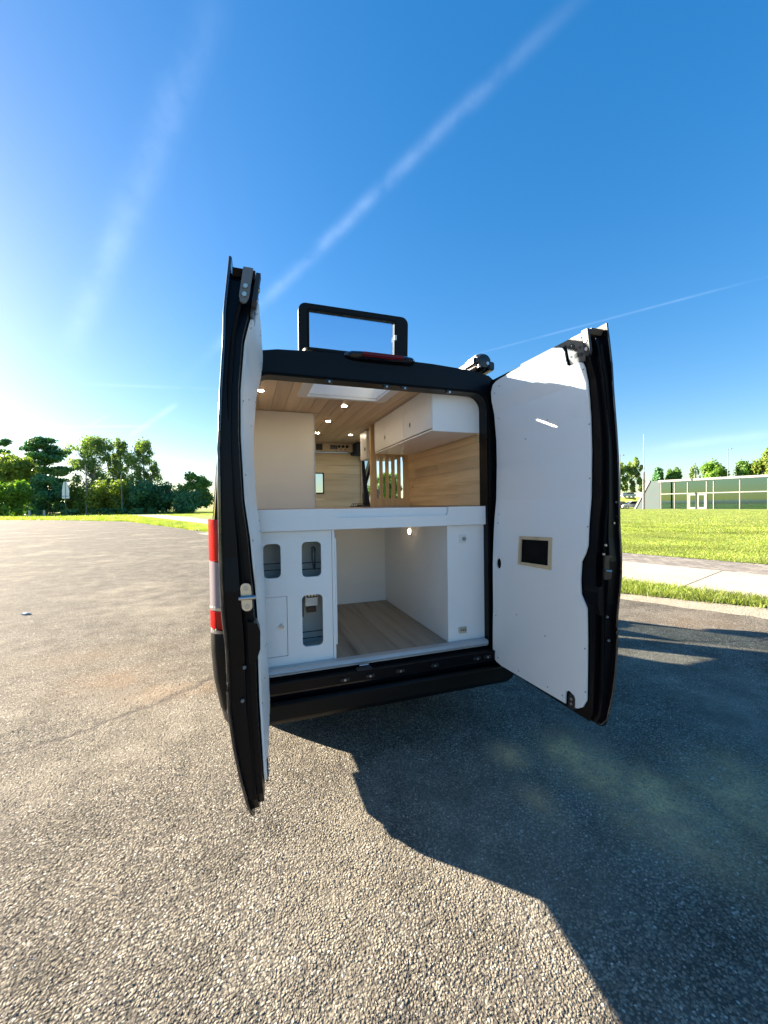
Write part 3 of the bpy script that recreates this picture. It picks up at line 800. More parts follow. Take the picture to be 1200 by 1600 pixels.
for a in wz: 
    x0, x1, z0, z1 = a
    b = box('niche_back', x0 - .03, x1 + .03, .26, .27, z0 - .04, z1 + .03, 'niche_grey', mod)
    box('niche_floor', x0 - .03, x1 + .03, .0735, .26, z0 - .05, z0 - .04, 'niche_grey', mod)
    box('niche_roof', x0 - .03, x1 + .03, .0735, .26, z1 + .03, z1 + .04, 'niche_grey', mod)
    for xx in (x0 - .04, x1 + .03): box('niche_side', xx, xx + .01, .0735, .26, z0 - .05, z1 + .04, 'niche_grey', mod)
    for zc in (z0 + .045, z0 + .085):
        tube('niche_rail', (x0 - .01, .080, zc), (x1 + .01, .080, zc), .0036, 'dark_device', mod, 8)
# strap hanging in the upper right niche; fuse box and socket in the lower one
sweep('strap', [(-.452, .15, 1.305), (-.438, .14, 1.315), (-.430, .15, 1.30), (-.430, .16, 1.20), (-.433, .15, 1.165), (-.440, .14, 1.17), (-.447, .15, 1.23), (-.444, .16, 1.30)], .0055, 'dark_device', mod)
fb = box('fuse_box', -.495, -.415, .16, .20, .93, 1.035, 'white_plastic', mod, .004)
box('breaker_window', -.488, -.420, .155, .161, .985, 1.028, 'dark_device', fb, .002)
for k in range(3): box('breaker_switch', -.478 + k * .020, -.466 + k * .020, .149, .156, .995, 1.018, 'zinc', fb, .001)
so_ = box('socket_block', -.485, -.425, .17, .20, .885, .922, 'dark_device', mod, .003)
box('cable_bundle', -.527, -.512, .12, .16, .87, 1.03, 'dark_device', mod, .006)
# right column with socket and outlet, garage walls
cm = box('side_column', .475, .80, .055, .073, .609, 1.425, 'white_board', van, .001)
box('garage_side_wall', .4765, .492, .0735, 1.385, .609, 1.425, 'white_board', cm)
box('garage_back_wall', -.339, .4760, 1.385, 1.40, .609, 1.425, 'white_board', cm)
sk = plate('wall_socket', [rrect(.567, .622, 1.300, 1.360, .006)], .048, .055, xz, 'white_plastic', cm)
bm = bmesh.new()
tube('socket_rim', (.600, .048, 1.330), (.600, .042, 1.330), .021, 'white_plastic', sk, 20)
tube('socket_well', (.600, .0418, 1.330), (.600, .0405, 1.330), .016, 'recess_grey', sk, 20)
for dx in (-.007, .007): tube('socket_hole', (.600 + dx, .0404, 1.330), (.600 + dx, .0395, 1.330), .0028, 'dark_device', sk, 8)
tube('earth_pin', (.600, .0404, 1.340), (.600, .030, 1.340), .0024, 'steel', sk, 8)
ol = plate('outlet_plate', [rrect(.556, .618, .662, .706, .003)], .048, .055, xz, 'zinc', cm)
for dx in (.572, .589, .604): box('outlet_slot', dx, dx + .008, .046, .049, .680, .688, 'dark_device', ol)
sp = tube('garage_spotlight', (.4764, .72, 1.345), (.468, .72, 1.345), .032, 'steel', van, 20)
tube('lamp_disc', (.4678, .72, 1.345), (.4655, .72, 1.345), .024, 'led_soft', sp, 20)
# bed platform: apron with a cut-out, lip, top
ap = [(-.845, 1.428), (.80, 1.428), (.80, 1.558), (.475, 1.558), (.470, 1.512), (.458, 1.500), (-.303, 1.500), (-.315, 1.512), (-.320, 1.546), (-.332, 1.558), (-.845, 1.558)]
bed = plate('bed_apron', [ap], .028, .046, xz, 'white_board', van)
box('apron_back', -.34, .49, .050, .064, 1.430, 1.556, 'white_board', bed)
box('bed_top', -.845, .80, .066, 1.50, 1.534, 1.556, 'counter_top', bed, .002)
box('bed_underside', -.845, .80, .08, 1.50, 1.426, 1.440, 'white_board', bed)
# wardrobe / shower cubicle
wd = box('wardrobe', -.845, -.255, 1.15, 2.05, 1.556, 2.400, 'beige_board', van, .001)
box('wardrobe_trim', -.262, -.254, 1.142, 1.15, 1.556, 2.400, 'alu_sill', wd)
# overhead cabinet
cb0 = [(.395, 2.402), (.395, 2.098), (.40, 2.088), (.775, 2.088), (.785, 2.098), (.785, 2.30), (.765, 2.36), (.72, 2.402)]
oc = plate('overhead_cabinet', [cb0], .100, .114, xz, 'white_board', van)
box('cabinet_bottom', .398, .785, .1145, 1.42, 2.092, 2.104, 'white_board', oc)
for y0, y1, hy_ in ((.116, .63, .50), (.634, 1.41, 1.10)):
    d_ = plate('cabinet_door', [[(y0, 2.110), (y1, 2.110), (y1, 2.398), (y0, 2.398)], circ(hy_, 2.205, .016, .020, 14)[::-1]], .390, .404, yz, 'white_board', oc)
    tube('finger_hole_disc', (.394, hy_, 2.205), (.397, hy_, 2.205), .0235, 'rubber', d_, 14)  # matte black disc in place of the shade inside the hole
box('cabinet_inside', .412, .42, .116, 1.41, 2.108, 2.39, 'rubber', oc)
# slatted pine divider at the foot of the bed
sl_out = [(.425, 1.558), (.815, 1.558), (.815, 2.40), (.425, 2.40)]
slots = []
for k in range(5):
    x0 = .448 + k * .067
    slots.append(rrect(x0, x0 + .034, 1.640, 2.085, .0168, 4)[::-1])
sd = plate('slatted_divider', [sl_out] + slots, 1.535, 1.560, xz, 'wood_panel', van)
box('divider_post', .385, .4235, 1.53, 1.575, 1.556, 2.40, 'wood_panel', sd, .002)
# small cabinet beyond
ofc = box('front_cabinet', .42, .79, 1.80, 2.05, 2.09, 2.40, 'white_board', van, .002)
tube('finger_hole_disc', (.419, 1.86, 2.20), (.417, 1.86, 2.20), .02, 'dark_device', ofc, 12)
# cab bulkhead of pine boards with small window
bk = empty('bulkhead'); bk.parent = van
zb_ = [1.30, 1.42, 1.54, 1.66, 1.745, 1.875, 2.005, 2.12, 2.29]
for a, b in zip(zb_, zb_[1:]):
    if 1.74 < a < 2.0: box('bulkhead_board', .135, .655, 2.90, 2.915, a + .001, b - .001, 'wood_bulkhead', bk, .002)
    else: box('bulkhead_board', -.25, .655, 2.90, 2.915, a + .001, b - .001, 'wood_bulkhead', bk, .002)
box('bulkhead_board', -.845, -.14, 2.90, 2.915, 1.746, 2.004, 'wood_bulkhead', bk)
box('bulkhead_board', -.845, -.252, 2.90, 2.915, .61, 2.29, 'wood_bulkhead', bk)
box('bulkhead_backing', .150, .655, 2.917, 2.922, 1.3, 2.29, 'wood_panel', bk)  # added behind the boards so no light shows through their gaps
box('bulkhead_post', .656, .672, 2.885, 2.925, 1.0, 2.29, 'pine_light', bk)
plate('bulkhead_window', [rrect(-.145, .145, 1.735, 2.015, .01), rrect(-.13, .128, 1.75, 2.0, .01)[::-1]], 2.885, 2.899, xz, 'dark_device', bk)
# overhead control shelf
box('control_shelf', -.30, .68, 2.80, 2.90, 2.292, 2.404, 'wood_ceiling', van)
pa = van
box('control_screen', .03, .115, 2.79, 2.80, 2.305, 2.385, 'dark_device', pa, .003)
cp = box('control_panel', .205, .50, 2.788, 2.80, 2.300, 2.392, 'wood_ceiling', pa, .003)
box('radio', .215, .31, 2.780, 2.788, 2.315, 2.375, 'dark_device', cp, .003)
for dx in (.335, .388, .442): tube('gauge', (dx, 2.788, 2.358), (dx, 2.778, 2.358), .021, 'dark_device', cp, 14)
for dx in (.36, .415): tube('switch', (dx, 2.788, 2.318), (dx, 2.78, 2.318), .009, 'dark_device', cp, 10)
box('dark_headliner', .52, .84, 2.60, 3.05, 2.25, 2.40, 'curtain', van, .01)
# cab pillar curtain and seats
vs = []
N = 22
cur_r = []
for z, x0, x1 in ((.7, .76, .90), (1.3, .735, .86), (1.6, .715, .81), (1.9, .70, .77), (2.26, .69, .735)):
    cur_r.append([(x0 + (x1 - x0) * k / N, 3.0 + .018 * math.sin(k * 1.9), z) for k in range(N + 1)])
cu_ = loft('cab_curtain', cur_r, 'curtain', van, closed=False, caps=False)
for sx in (-.5, .5):
    st = empty('cab_seat'); st.parent = van; 
    bm = bmesh.new(); bm_box(bm, sx - .25, sx + .25, 3.15, 3.32, .95, 1.62, .06); from_bm('seat_back', bm, 'leather_seat', st, True)
    bm = bmesh.new(); bm_box(bm, sx - .25, sx + .25, 3.2, 3.7, .82, .98, .05); from_bm('seat_cushion', bm, 'leather_seat', st, True)
    bm = bmesh.new(); bm_box(bm, sx - .13, sx + .13, 3.17, 3.28, 1.66, 1.86, .05); from_bm('headrest', bm, 'leather_seat', st, True)
box('dashboard', -.85, .85, 3.9, 4.15, .7, 1.3, 'dark_device', van, .05)
# kitchen unit with hob beside the sliding door
kt = box('kitchen_unit', .40, .80, 1.62, 2.05, .609, 1.535, 'white_board', van, .002)
box('worktop', .20, .82, 1.60, 2.06, 1.536, 1.558, 'counter_top', kt, .002)
hb_ = box('hob', .26, .62, 1.66, 2.0, 1.559, 1.566, 'dark_device', van, .003)
for cx_ in (.34, .52):
    for k in range(3):
        sweep('pan_support', [(cx_ - .075, 1.74 + k * .08, 1.566), (cx_ - .07, 1.74 + k * .08, 1.590), (cx_ + .07, 1.74 + k * .08, 1.590), (cx_ + .075, 1.74 + k * .08, 1.566)], .004, 'dark_device', hb_)
    tube('burner', (cx_, 1.82, 1.566), (cx_, 1.82, 1.58), .035, 'dark_device', hb_, 16)
# sliding door slid back along the right flank, door mirrors
sdp = []
for z in ZS[1:10]:
    x = half_x(z) + .05
    sdp.append([(x, .72, z), (x, 1.98, z), (x + .035, 1.96, z), (x + .04, .74, z)])
loft('sliding_door', sdp, 'black_paint', van, smooth=False)
for s in (-1, 1):
    mr = loft('door_mirror', [[(s * (1.16 + rx * math.cos(2 * math.pi * k / 12)), y, 1.62 + rz_ * math.sin(2 * math.pi * k / 12)) for k in range(12)] for y, rx, rz_ in ((3.72, .10, .20), (3.76, .12, .22), (3.86, .10, .19), (3.93, .03, .08))], 'black_plastic', van)
    tube('mirror_arm', (s * .99, 3.82, 1.50), (s * 1.10, 3.80, 1.52), .03, 'black_plastic', mr)

# -- rear doors
zin = [.44, .54, .85, 1.15, 1.3, 1.46, 1.6, 1.85, 2.02, 2.2, 2.3, 2.47]
xin = [.796, .800, .812, .815, .823, .834, .851, .860, .857, .840, .815, .788]
zou = [.44, .476, .6, .717, .85, 1.08, 1.2, 1.4, 1.78, 1.95, 2.15, 2.26, 2.47]
xou = [.834, .849, .875, .895, .910, .911, .921, .927, .925, .917, .902, .898, .875]
PANEL = [(-0.691, 2.411), (-0.703, 2.385), (-0.703, 2.342), (-0.71, 2.311), (-0.725, 2.302), (-0.79, 2.301), (-0.806, 2.293), (-0.813, 2.27), (-0.813, 2.238), (-0.815, 2.118), (-0.814, 2.056), (-0.816, 1.858), (-0.819, 1.658), (-0.823, 1.352),
         (-0.811, 1.31), (-0.789, 1.267), (-.786, 1.18), (-0.791, 1.096), (-0.828, 1.031), (-0.836, 0.615), (-0.836, 0.557), (-0.814, 0.513), (-0.784, 0.492), (-0.757, 0.484), (-0.752, 0.542), (-.742, .555), (-0.725, 0.56),
         (-0.708, 0.552), (-0.701, 0.538), (-0.701, 0.480), (-0.152, 0.478), (-0.092, 0.487), (-.065, .505), (-0.050, 0.535), (-0.043, 0.712), (-0.035, 1.367), (-0.032, 1.695), (-0.031, 1.943), (-0.033, 2.179), (-.036, 2.28), (-0.046, 2.345), (-0.072, 2.385), (-.11, 2.400), (-0.149, 2.405), (-0.371, 2.417), (-0.626, 2.419), (-.675, 2.418)]
CUTS = [.47, .5, .54, .6, .66, .717, .78, .85, .95, 1.05, 1.1, 1.15, 1.2, 1.25, 1.3, 1.38, 1.46, 1.53, 1.6, 1.7, 1.78, 1.85, 1.95, 2.02, 2.08, 2.15, 2.2, 2.25, 2.3, 2.36, 2.42]
def rear_door(side, lean):
    d = empty('rear_door'); d.parent = van
    d['label'] = 'left rear door seen on its edge' if side < 0 else 'right rear door with pull handle recess'
    Xi = lambda z: float(np.interp(z, zin, xin)); Xo = lambda z: float(np.interp(z, zou, xou))
    def f_abs(u, v, w):       # u = s along the door from the hinge, v = z, w = metres outward from the inner face
        return (side * (Xi(v) + w - (.84 - u) * lean), -.02 - u, v)
    def f_rel(u, v, w):       # w = 0..1 from inner to outer face
        return (side * (Xi(v) + w * (Xo(v) - Xi(v)) - (.84 - u) * lean), -.02 - u, v)
    def outl(s0, s1, z0, z1, r): return rrect(s0, s1, z0, z1, r, 4)
    # pressed shell: recessed at the free edge, with the latch bulge
    def edge_out(e, b): # free-edge outline with outward kinks
        return [(0.0, .47), (e - .02, .455), (e, .50), (e, .98), (e + .012 * b, 1.06), (e + .018 * b, 1.2), (e + .022 * b, 1.28), (e + .008 * b, 1.40), (e + .004, 1.60), (e, 1.9), (e - .012, 2.2), (e - .03, 2.40), (e - .045, 2.432), (.02, 2.425), (0, 2.40)]
    fr = plate('door_frame', [edge_out(.846, 0)], .05, .93, f_rel, 'black_inner', d, CUTS, False)
    plate('door_flange', [edge_out(.872, 1)], .42, .93, f_rel, 'black_inner', d, CUTS, False)
    skin = [(-.01, .455), (.86, .440), (.885, .452), (.892, .60), (.89, .98), (.90, 1.1), (.905, 1.22), (.902, 1.32), (.892, 1.45), (.89, 1.7), (.882, 2.0), (.878, 2.2), (.872, 2.40), (.868, 2.468), (.60, 2.455), (.02, 2.442), (-.01, 2.42)]
    plate('door_skin', [skin], .935, 1.03, f_rel, 'black_paint', d, CUTS, True)
    plate('header_flange', [[(.32, 2.412), (.84, 2.418), (.858, 2.440), (.34, 2.434)]], -.02, .90, f_rel, 'primer' if side > 0 else 'black_inner', d)  # same metal on both doors; left one coloured black for its shade
    fold = [(.86, .446), (.883, .455), (.894, .60), (.892, .98), (.902, 1.1), (.907, 1.22), (.904, 1.32), (.894, 1.45), (.892, 1.7), (.884, 2.0), (.880, 2.2), (.874, 2.40), (.869, 2.470)]
    fz = np.linspace(.447, 2.468, 60)
    sweep('skin_fold', [f_rel(float(np.interp(z, [q[1] for q in fold], [q[0] for q in fold])), float(z), 1.0) for z in fz], .0052, 'black_gloss', d, 10)
    # white lining panel, holes for the pull pocket and the round finger hole
    pu = [(-y - .02, z) for y, z in PANEL]
    loops = [pu, [(.298, 1.202), (.298, 1.352), (.540, 1.362), (.543, 1.208)], circ(.084, 1.165, .026, .036, 16)] if side > 0 else [pu]
    pn = plate('lining_panel', loops, -.010, -.002, f_abs, 'white_door_panel', d, CUTS)
    if side > 0: plate('handle_frame', [[(.282, 1.188), (.565, 1.192), (.562, 1.378), (.284, 1.366)], [(.303, 1.205), (.305, 1.348), (.538, 1.357), (.540, 1.213)]], -.016, -.0105, f_abs, 'wood_frame', d)
    plate('handle_pocket_shade', [[(.296, 1.200), (.296, 1.356), (.545, 1.366), (.545, 1.205)]], -.0015, .002, f_abs, 'rubber', d)  # shallow black sheet, its colour standing for the shade of a deep pocket
    plate('finger_hole_shade', [circ(.084, 1.165, .03, .04, 16)], -.0015, .002, f_abs, 'rubber', d)  # black backing painted as the shade inside the round hole
    for u, z in ((.06, 2.33), (.12, 2.36), (.42, 2.385), (.67, 2.37), (.785, 2.26), (.79, 1.98), (.31, 1.98), (.50, 2.06), (.795, 1.70), (.06, 1.50), (.06, 2.16), (.80, 1.45), (.055, 1.44), (.27, .86), (.52, .80), (.80, .82), (.055, .80), (.81, .60), (.09, .52), (.30, .51), (.55, .515), (.66, .515)):
        plate('screw', [circ(u, z, .0042, n=8)], -.0125, -.0101, f_abs, 'recess_grey', d)
    # upper mechanism plate, hinge hook, lower bracket
    mp_ = plate('latch_plate', [[(.700, 2.418), (.706, 2.34), (.735, 2.300), (.800, 2.298), (.808, 2.33), (.80, 2.40), (.79, 2.424)]], -.008, .0, f_abs, 'primer', d, [2.3])
    for pts in (circ(.735, 2.39, .016, .016, 12), circ(.752, 2.37, .009, n=8), [(.742, 2.33), (.768, 2.33), (.768, 2.35), (.742, 2.35)], circ(.782, 2.372, .008, n=8), circ(.787, 2.335, .010, n=8), circ(.712, 2.40, .006, n=8), circ(.722, 2.345, .005, n=8)):
        plate('latch_hole', [pts], -.0105, -.0082, f_abs, 'dark_device', mp_)
    hk = plate('latch_hook', [[(.812, 2.44), (.848, 2.44), (.848, 2.335), (.842, 2.318), (.830, 2.31), (.818, 2.318), (.812, 2.335)]], -.020, -.004, f_abs, 'dark_metal', d, [2.33, 2.4])
    for z in (2.345, 2.385): plate('bolt', [circ(.830, z, .009, n=10)], -.024, -.0201, f_abs, 'steel', hk)
    hk2 = None
    if side < 0: hk2 = plate('edge_hook', [[(.0, 2.435), (.034, 2.435), (.034, 2.33), (.028, 2.312), (.017, 2.306), (.006, 2.312), (.0, 2.33)]], .873, .882,
                lambda u, v, w: (side * (Xi(v) + .006 + u), -.02 - w, v), 'hook_grey', d, [2.33, 2.38])
    for z in (2.335, 2.365) if side < 0 else ():
        plate('bolt', [circ(.017, z, .008, n=10)], .8825, .890, lambda u, v, w: (side * (Xi(v) + .006 + u), -.02 - w, v), 'zinc', hk2)
    lb = plate('lower_bracket', [[(.706, .475), (.746, .475), (.746, .535), (.738, .548), (.726, .553), (.714, .548), (.706, .535)]], -.014, -.003, f_abs, 'dark_metal', d)
    for z in (.500, .525): plate('bolt', [circ(.726, z, .007, n=10)], -.018, -.0142, f_abs, 'steel', lb)
    # striker on the free edge
    fe = lambda u, v, w: (side * (Xi(v) + u), -.02 - w, v)
    if side < 0: st_ = plate('striker_plate', [rrect(.008, .044, 1.205, 1.305, .017, 5)], .885, .893, fe, 'zinc', d)
    for z in (1.222, 1.288) if side < 0 else (): plate('bolt', [circ(.026, z, .009, n=12)], .8935, .898, fe, 'steel', st_)
    if side < 0: tube('striker_bar', fe(-.006, 1.255, .905), fe(.052, 1.255, .905), .007, 'steel', st_)
    else:
        lk = plate('lock_case', [rrect(.012, .06, 1.19, 1.31, .01, 3)], .884, .892, fe, 'dark_device', d)
        tube('lock_pin', fe(.02, 1.235, .893), fe(.045, 1.232, .903), .006, 'steel', lk, 8)
    for z, u in ((1.00, .045), (.88, .055)):
        plate('rubber_stop', [circ(u, z, .0065, n=12)], .880, .886, fe, 'hook_grey', d)
    plate('latch_bulge', [[(-.012, 1.055), (-.014, 1.12), (-.004, 1.15), (.03, 1.16), (.03, 1.00), (.004, 1.01)]] if side < 0 else
          [[(-.002, 1.055), (-.004, 1.12), (.004, 1.15), (.03, 1.16), (.03, 1.00), (.008, 1.01)]], .79, .872, fe, 'black_inner', d)
    for z in (.7, 1.33, 1.9, 2.2):
        pass
    sweep('edge_seal', [(side * (Xi(z) + .035), -.02 - .866 + .0, z) for z in np.linspace(.52, 2.36, 40)], .007, 'rubber', d)
    for z in (1.47, 1.505, 1.54, 1.575) if side > 0 else ():
        plate('bolt', [circ(.07 if int(z * 100) % 2 else .085, z, .005, n=8)], .880, .886, fe, 'steel', d)
    for z, u in ((1.36, .030), (1.365, .055), (1.315, .02), (1.225, .05)):
        if side > 0: plate('bolt', [circ(u, z, .006, n=8)], .872, .880, fe, 'steel', d)
    # outer handle bar on the skin and number plate lamp strip left off: the skins face away
    for z in (.75, 1.35, 2.1):
        h_ = plate('door_hinge', [rrect(-.03, .05, z - .05, z + .05, .01)], -.001, .012, lambda u, v, w: (side * (Xo(v) + .008 + w - .84 * lean), -.02 - u, v), 'black_inner', d)
    return d
rear_door(-1, .066)
rear_door(1, .030)

# ------------------------------------------------------------------ helper to place far things: pixel column of the photo and distance in metres
def far(px, Z):
    d = cf + cr * ((px - 600) / 621.09); d.z = 0
    q = CAM + d * Z; return q.x, q.y
def hor(px): return 791.0 - (px - 386) * .01435
def hgt(px, py, Z): return max(.5, (hor(px) - py) / 621.09 * Z + CAM.z)

# ------------------------------------------------------------------ trees
def tree(name, label, cat, px, ytop, wpx, Z, leafmat, style='round', n=7000, leaf=.34, seed=1, group=None, base_frac=.12, bark='bark', ybase=None, mult=1.):
    x, y = far(px, Z); H = hgt(px, ytop, Z); Wd = wpx / 621.09 * Z / 2
    t = empty(name, (x, y, 0)); tag(t, label, cat, group)
    g = np.random.RandomState(seed)
    # trunk and limbs
    bm = bmesh.new(); tr = max(.08, H * .018)
    bm_tube(bm, (0, 0, -.1), (Wd * .03, 0, H * .45), tr, 8, tr * .7)
    bm_tube(bm, (Wd * .03, 0, H * .44), (0, 0, H * .85), tr * .7, 7, tr * .2)
    for k in range(7):
        a = g.uniform(0, 6.28); h0 = H * g.uniform(.25, .6); L = Wd * g.uniform(.5, .8)
        bm_tube(bm, (0, 0, h0), (math.cos(a) * L, math.sin(a) * L, h0 + H * g.uniform(.08, .25)), tr * .4, 6, tr * .1)
    from_bm('trunk', bm, bark, t, True)
    blobs = []
    if style == 'round':
        for k in range(22):
            a = g.uniform(0, 6.28); v = g.uniform(-.8, 1.); rr = math.sqrt(max(0, 1 - v * v)) * g.uniform(.35, .78)
            c = (math.cos(a) * rr * Wd, math.sin(a) * rr * Wd, H * (base_frac + 1) / 2 + v * H * (1 - base_frac) * .39)
            s = g.uniform(.24, .40); blobs.append((c, (Wd * s, Wd * s, H * s * .42)))
    elif style == 'layers':
        for k in range(48):
            v = g.uniform(.05, .97); wmax = 1.0 if v < .7 else 1.0 - (v - .7) * 1.1
            a = g.uniform(0, 6.28); rr = g.uniform(.2, .82) * wmax
            c = (math.cos(a) * rr * Wd, math.sin(a) * rr * Wd, H * v)
            blobs.append((c, (Wd * .36 * wmax, Wd * .36 * wmax, H * .035)))
    elif style == 'weep':
        for k in range(85):
            v = g.uniform(.12, .96); prof_ = min(1., (1.03 - v) * 2.6) ** .6
            a = g.uniform(0, 6.28); rr = g.uniform(.1, .92) * prof_
            c = (math.cos(a) * rr * Wd, math.sin(a) * rr * Wd, H * v)
            blobs.append((c, (Wd * g.uniform(.12, .26), Wd * g.uniform(.12, .26), H * g.uniform(.04, .09))))
    elif style == 'airy':
        for k in range(40):
            v = g.uniform(.2, .97); a = g.uniform(0, 6.28); rr = g.uniform(.1, .9) * math.sin(math.pi * min(1., (1.08 - v) * 1.0)) ** .5
            c = (math.cos(a) * rr * Wd, math.sin(a) * rr * Wd, H * v)
            s = g.uniform(.10, .2); blobs.append((c, (Wd * s, Wd * s, H * s * .5)))
    elif style == 'bush':
        for k in range(18):
            a = g.uniform(0, 6.28); rr = g.uniform(.1, .7); v = g.uniform(.15, .78) * math.sqrt(1 - rr * rr * .6)
            s = g.uniform(.26, .40)
            blobs.append(((math.cos(a) * rr * Wd, math.sin(a) * rr * Wd, H * v), (Wd * s, Wd * s, min(H * .25, H * s * .6))))
    nb = len(blobs); per = int(n * 1.5) // nb; allv = []
    for c, r_ in blobs:
        d = g.normal(size=(per, 3)); d /= np.linalg.norm(d, axis=1)[:, None]
        rad = g.uniform(.35, 1.0, size=(per, 1)) * (1 + .35 * g.rand(per, 1) ** 4) ; p = np.array(c) + d * rad * np.array(r_)
        a = g.normal(size=(per, 3)); a /= np.linalg.norm(a, axis=1)[:, None]
        b = np.cross(a, d); b /= np.linalg.norm(b, axis=1)[:, None] + 1e-6
        s = leaf * 1.35 * g.uniform(.5, 1.2, size=(per, 1))
        if style == 'weep': a = a * .6 + np.array([0, 0, .6]) ; 
        q = np.stack([p - a * s * .5 - b * s * .3, p + b * s * .5 - a * s * .1, p + a * s * .6 + b * s * .1, p - b * s * .45 + a * s * .1], axis=1)
        allv.append(q.reshape(-1, 3))
    V = np.concatenate(allv); V[:, 2] = np.maximum(V[:, 2], .02)
    nf = len(V) // 4; me = bpy.data.meshes.new('crown')
    me.vertices.add(len(V)); me.vertices.foreach_set('co', V.ravel().astype(np.float32))
    me.loops.add(nf * 4); me.loops.foreach_set('vertex_index', np.arange(nf * 4, dtype=np.int32))
    me.polygons.add(nf); me.polygons.foreach_set('loop_start', np.arange(0, nf * 4, 4, dtype=np.int32))
    me.update(calc_edges=True); me.validate()
    link('crown', me, leafmat, t)
    return t
G1 = None
tree('cedar_tree', 'tall dark layered cedar left of the grey sign', 'tree', 72, 684, 78, 128, 'leaf_dark', 'layers', 11000, .5, 1)
tree('cedar_tree', 'dark cedar cut by the left edge of the photo', 'tree', -4, 686, 60, 132, 'leaf_dark', 'layers', 8000, .5, 2)
tree('broadleaf_tree', 'yellow green broad tree in front of the dark cedars', 'tree', 24, 705, 82, 112, 'leaf_yellow', 'round', 10000, .42, 3, base_frac=0.)
tree('broadleaf_tree', 'dark leafy tree low between the cedar and the grey sign', 'tree', 78, 735, 58, 108, 'leaf_dark', 'round', 7000, .42, 4, base_frac=-.1)
tree('young_tree', 'bright green young tree low at the far left by the bollards', 'tree', 20, 745, 62, 96, 'leaf_bright', 'bush', 8000, .34, 5)
tree('weeping_birch', 'pale weeping birch behind the taller grey lamp post', 'tree', 146, 683, 98, 122, 'leaf_pale', 'weep', 14000, .36, 6, bark='bark_pale')
tree('bush', 'yellow green bush at the foot of the taller grey lamp post', 'bush', 122, 752, 44, 112, 'leaf_yellow', 'bush', 5000, .34, 7)
tree('weeping_birch', 'thin birch in the middle of the three birches', 'tree', 189, 684, 52, 124, 'leaf_pale', 'weep', 7500, .36, 8, bark='bark_pale')
tree('weeping_birch', 'right hand birch of the three with an open drooping crown', 'tree', 226, 686, 62, 120, 'leaf_pale', 'weep', 9000, .36, 9, bark='bark_pale')
tree('round_bush', 'round light green bush right of the taller lamp post', 'bush', 174, 738, 70, 103, 'leaf_yellow', 'bush', 8000, .34, 10)
tree('dark_bush', 'dark wide bush under the right hand birch', 'bush', 218, 741, 84, 110, 'leaf_dark', 'bush', 8000, .4, 11)
tree('dark_bush', 'dark bush in the dip between the birches and the last tree', 'bush', 264, 748, 74, 116, 'leaf_dark', 'bush', 6000, .4, 12)
tree('broadleaf_tree', 'green rounded tree just left of the van', 'tree', 302, 737, 66, 112, 'leaf_mid', 'round', 8000, .4, 13, base_frac=0.)
tree('dark_bush', 'low dark bush at the foot of the tree beside the van', 'bush', 300, 765, 70, 106, 'leaf_dark', 'bush', 5000, .36, 14)
tree('broadleaf_tree', 'green tree seen through the pine slats inside the van', 'tree', 604, 738, 60, 90, 'leaf_mid', 'round', 6000, .4, 15)
tree('broadleaf_tree', 'green tree seen past the dark cab curtain', 'tree', 560, 755, 50, 95, 'leaf_mid', 'bush', 5000, .4, 16)
tree('airy_tree', 'pale airy tree left of the tall flagpole above the cars', 'tree', 987, 716, 40, 150, 'leaf_pale', 'airy', 6000, .45, 17, bark='bark_pale')
tree('airy_tree', 'pale tree half hidden by the right rear door', 'tree', 962, 722, 28, 150, 'leaf_yellow', 'airy', 4000, .45, 18)
tree('pine_tree', 'dark green small tree behind the left end of the glass building', 'tree', 1028, 734, 20, 130, 'leaf_dark', 'round', 3500, .4, 19, base_frac=.35)
tree('broadleaf_tree', 'small round tree second behind the glass building roof', 'tree', 1052, 731, 26, 130, 'leaf_mid', 'round', 3500, .4, 20, base_frac=.35)
tree('bare_tree', 'thin nearly bare tree behind the glass building', 'tree', 1085, 726, 18, 130, 'leaf_pale', 'airy', 900, .3, 21, bark='bark_pale')
tree('broadleaf_tree', 'widest green tree behind the glass building roof', 'tree', 1111, 724, 48, 125, 'leaf_bright', 'round', 6500, .4, 22, base_frac=.3)
tree('broadleaf_tree', 'dark green tree right of the lamp post behind the building', 'tree', 1163, 722, 42, 122, 'leaf_mid', 'round', 6500, .4, 23, base_frac=.3)
tree('broadleaf_tree', 'large pale tree cut by the right edge of the photo', 'tree', 1200, 700, 44, 118, 'leaf_yellow', 'round', 7000, .4, 24, base_frac=.2)
tree('background_hedge', 'long dark hedge closing the view behind the left trees', 'hedge', 60, 772, 150, 140, 'leaf_dark', 'bush', 9000, .5, 30)
tree('background_hedge', 'dark thicket behind the birches and lamp posts', 'hedge', 205, 762, 180, 138, 'leaf_dark', 'bush', 11000, .5, 31)
# clipped box hedges and small shrubs along the far edge of the grass
hedge_px = [(38, 60, 'low dark hedge behind the two stone bollards'), (112, 30, 'low hedge behind the grey sign'), (146, 14, 'short box hedge right of the tall lamp post'), (168, 24, 'box hedge below the round light bush'), (191, 20, 'box hedge around the second lamp post'), (213, 26, 'box hedge below the dark bush'), (239, 14, 'small box hedge left of the last shrub')]
for i, (px, w, lab) in enumerate(hedge_px):
    tree('box_hedge', lab, 'hedge', px, hor(px) - 1.0, w, 100, 'leaf_dark', 'bush', 1400, .22, 40 + i, 'box hedges along the far grass')
for i, (px, lab) in enumerate(((255, 'first low shrub left of the van'), (280, 'second low shrub left of the van'), (291, 'dark low shrub nearest the van'))):
    tree('low_shrub', lab, 'shrub', px, hor(px) - 0.6, 7, 100, 'leaf_dark', 'bush', 500, .2, 60 + i, 'low shrubs on the far grass')

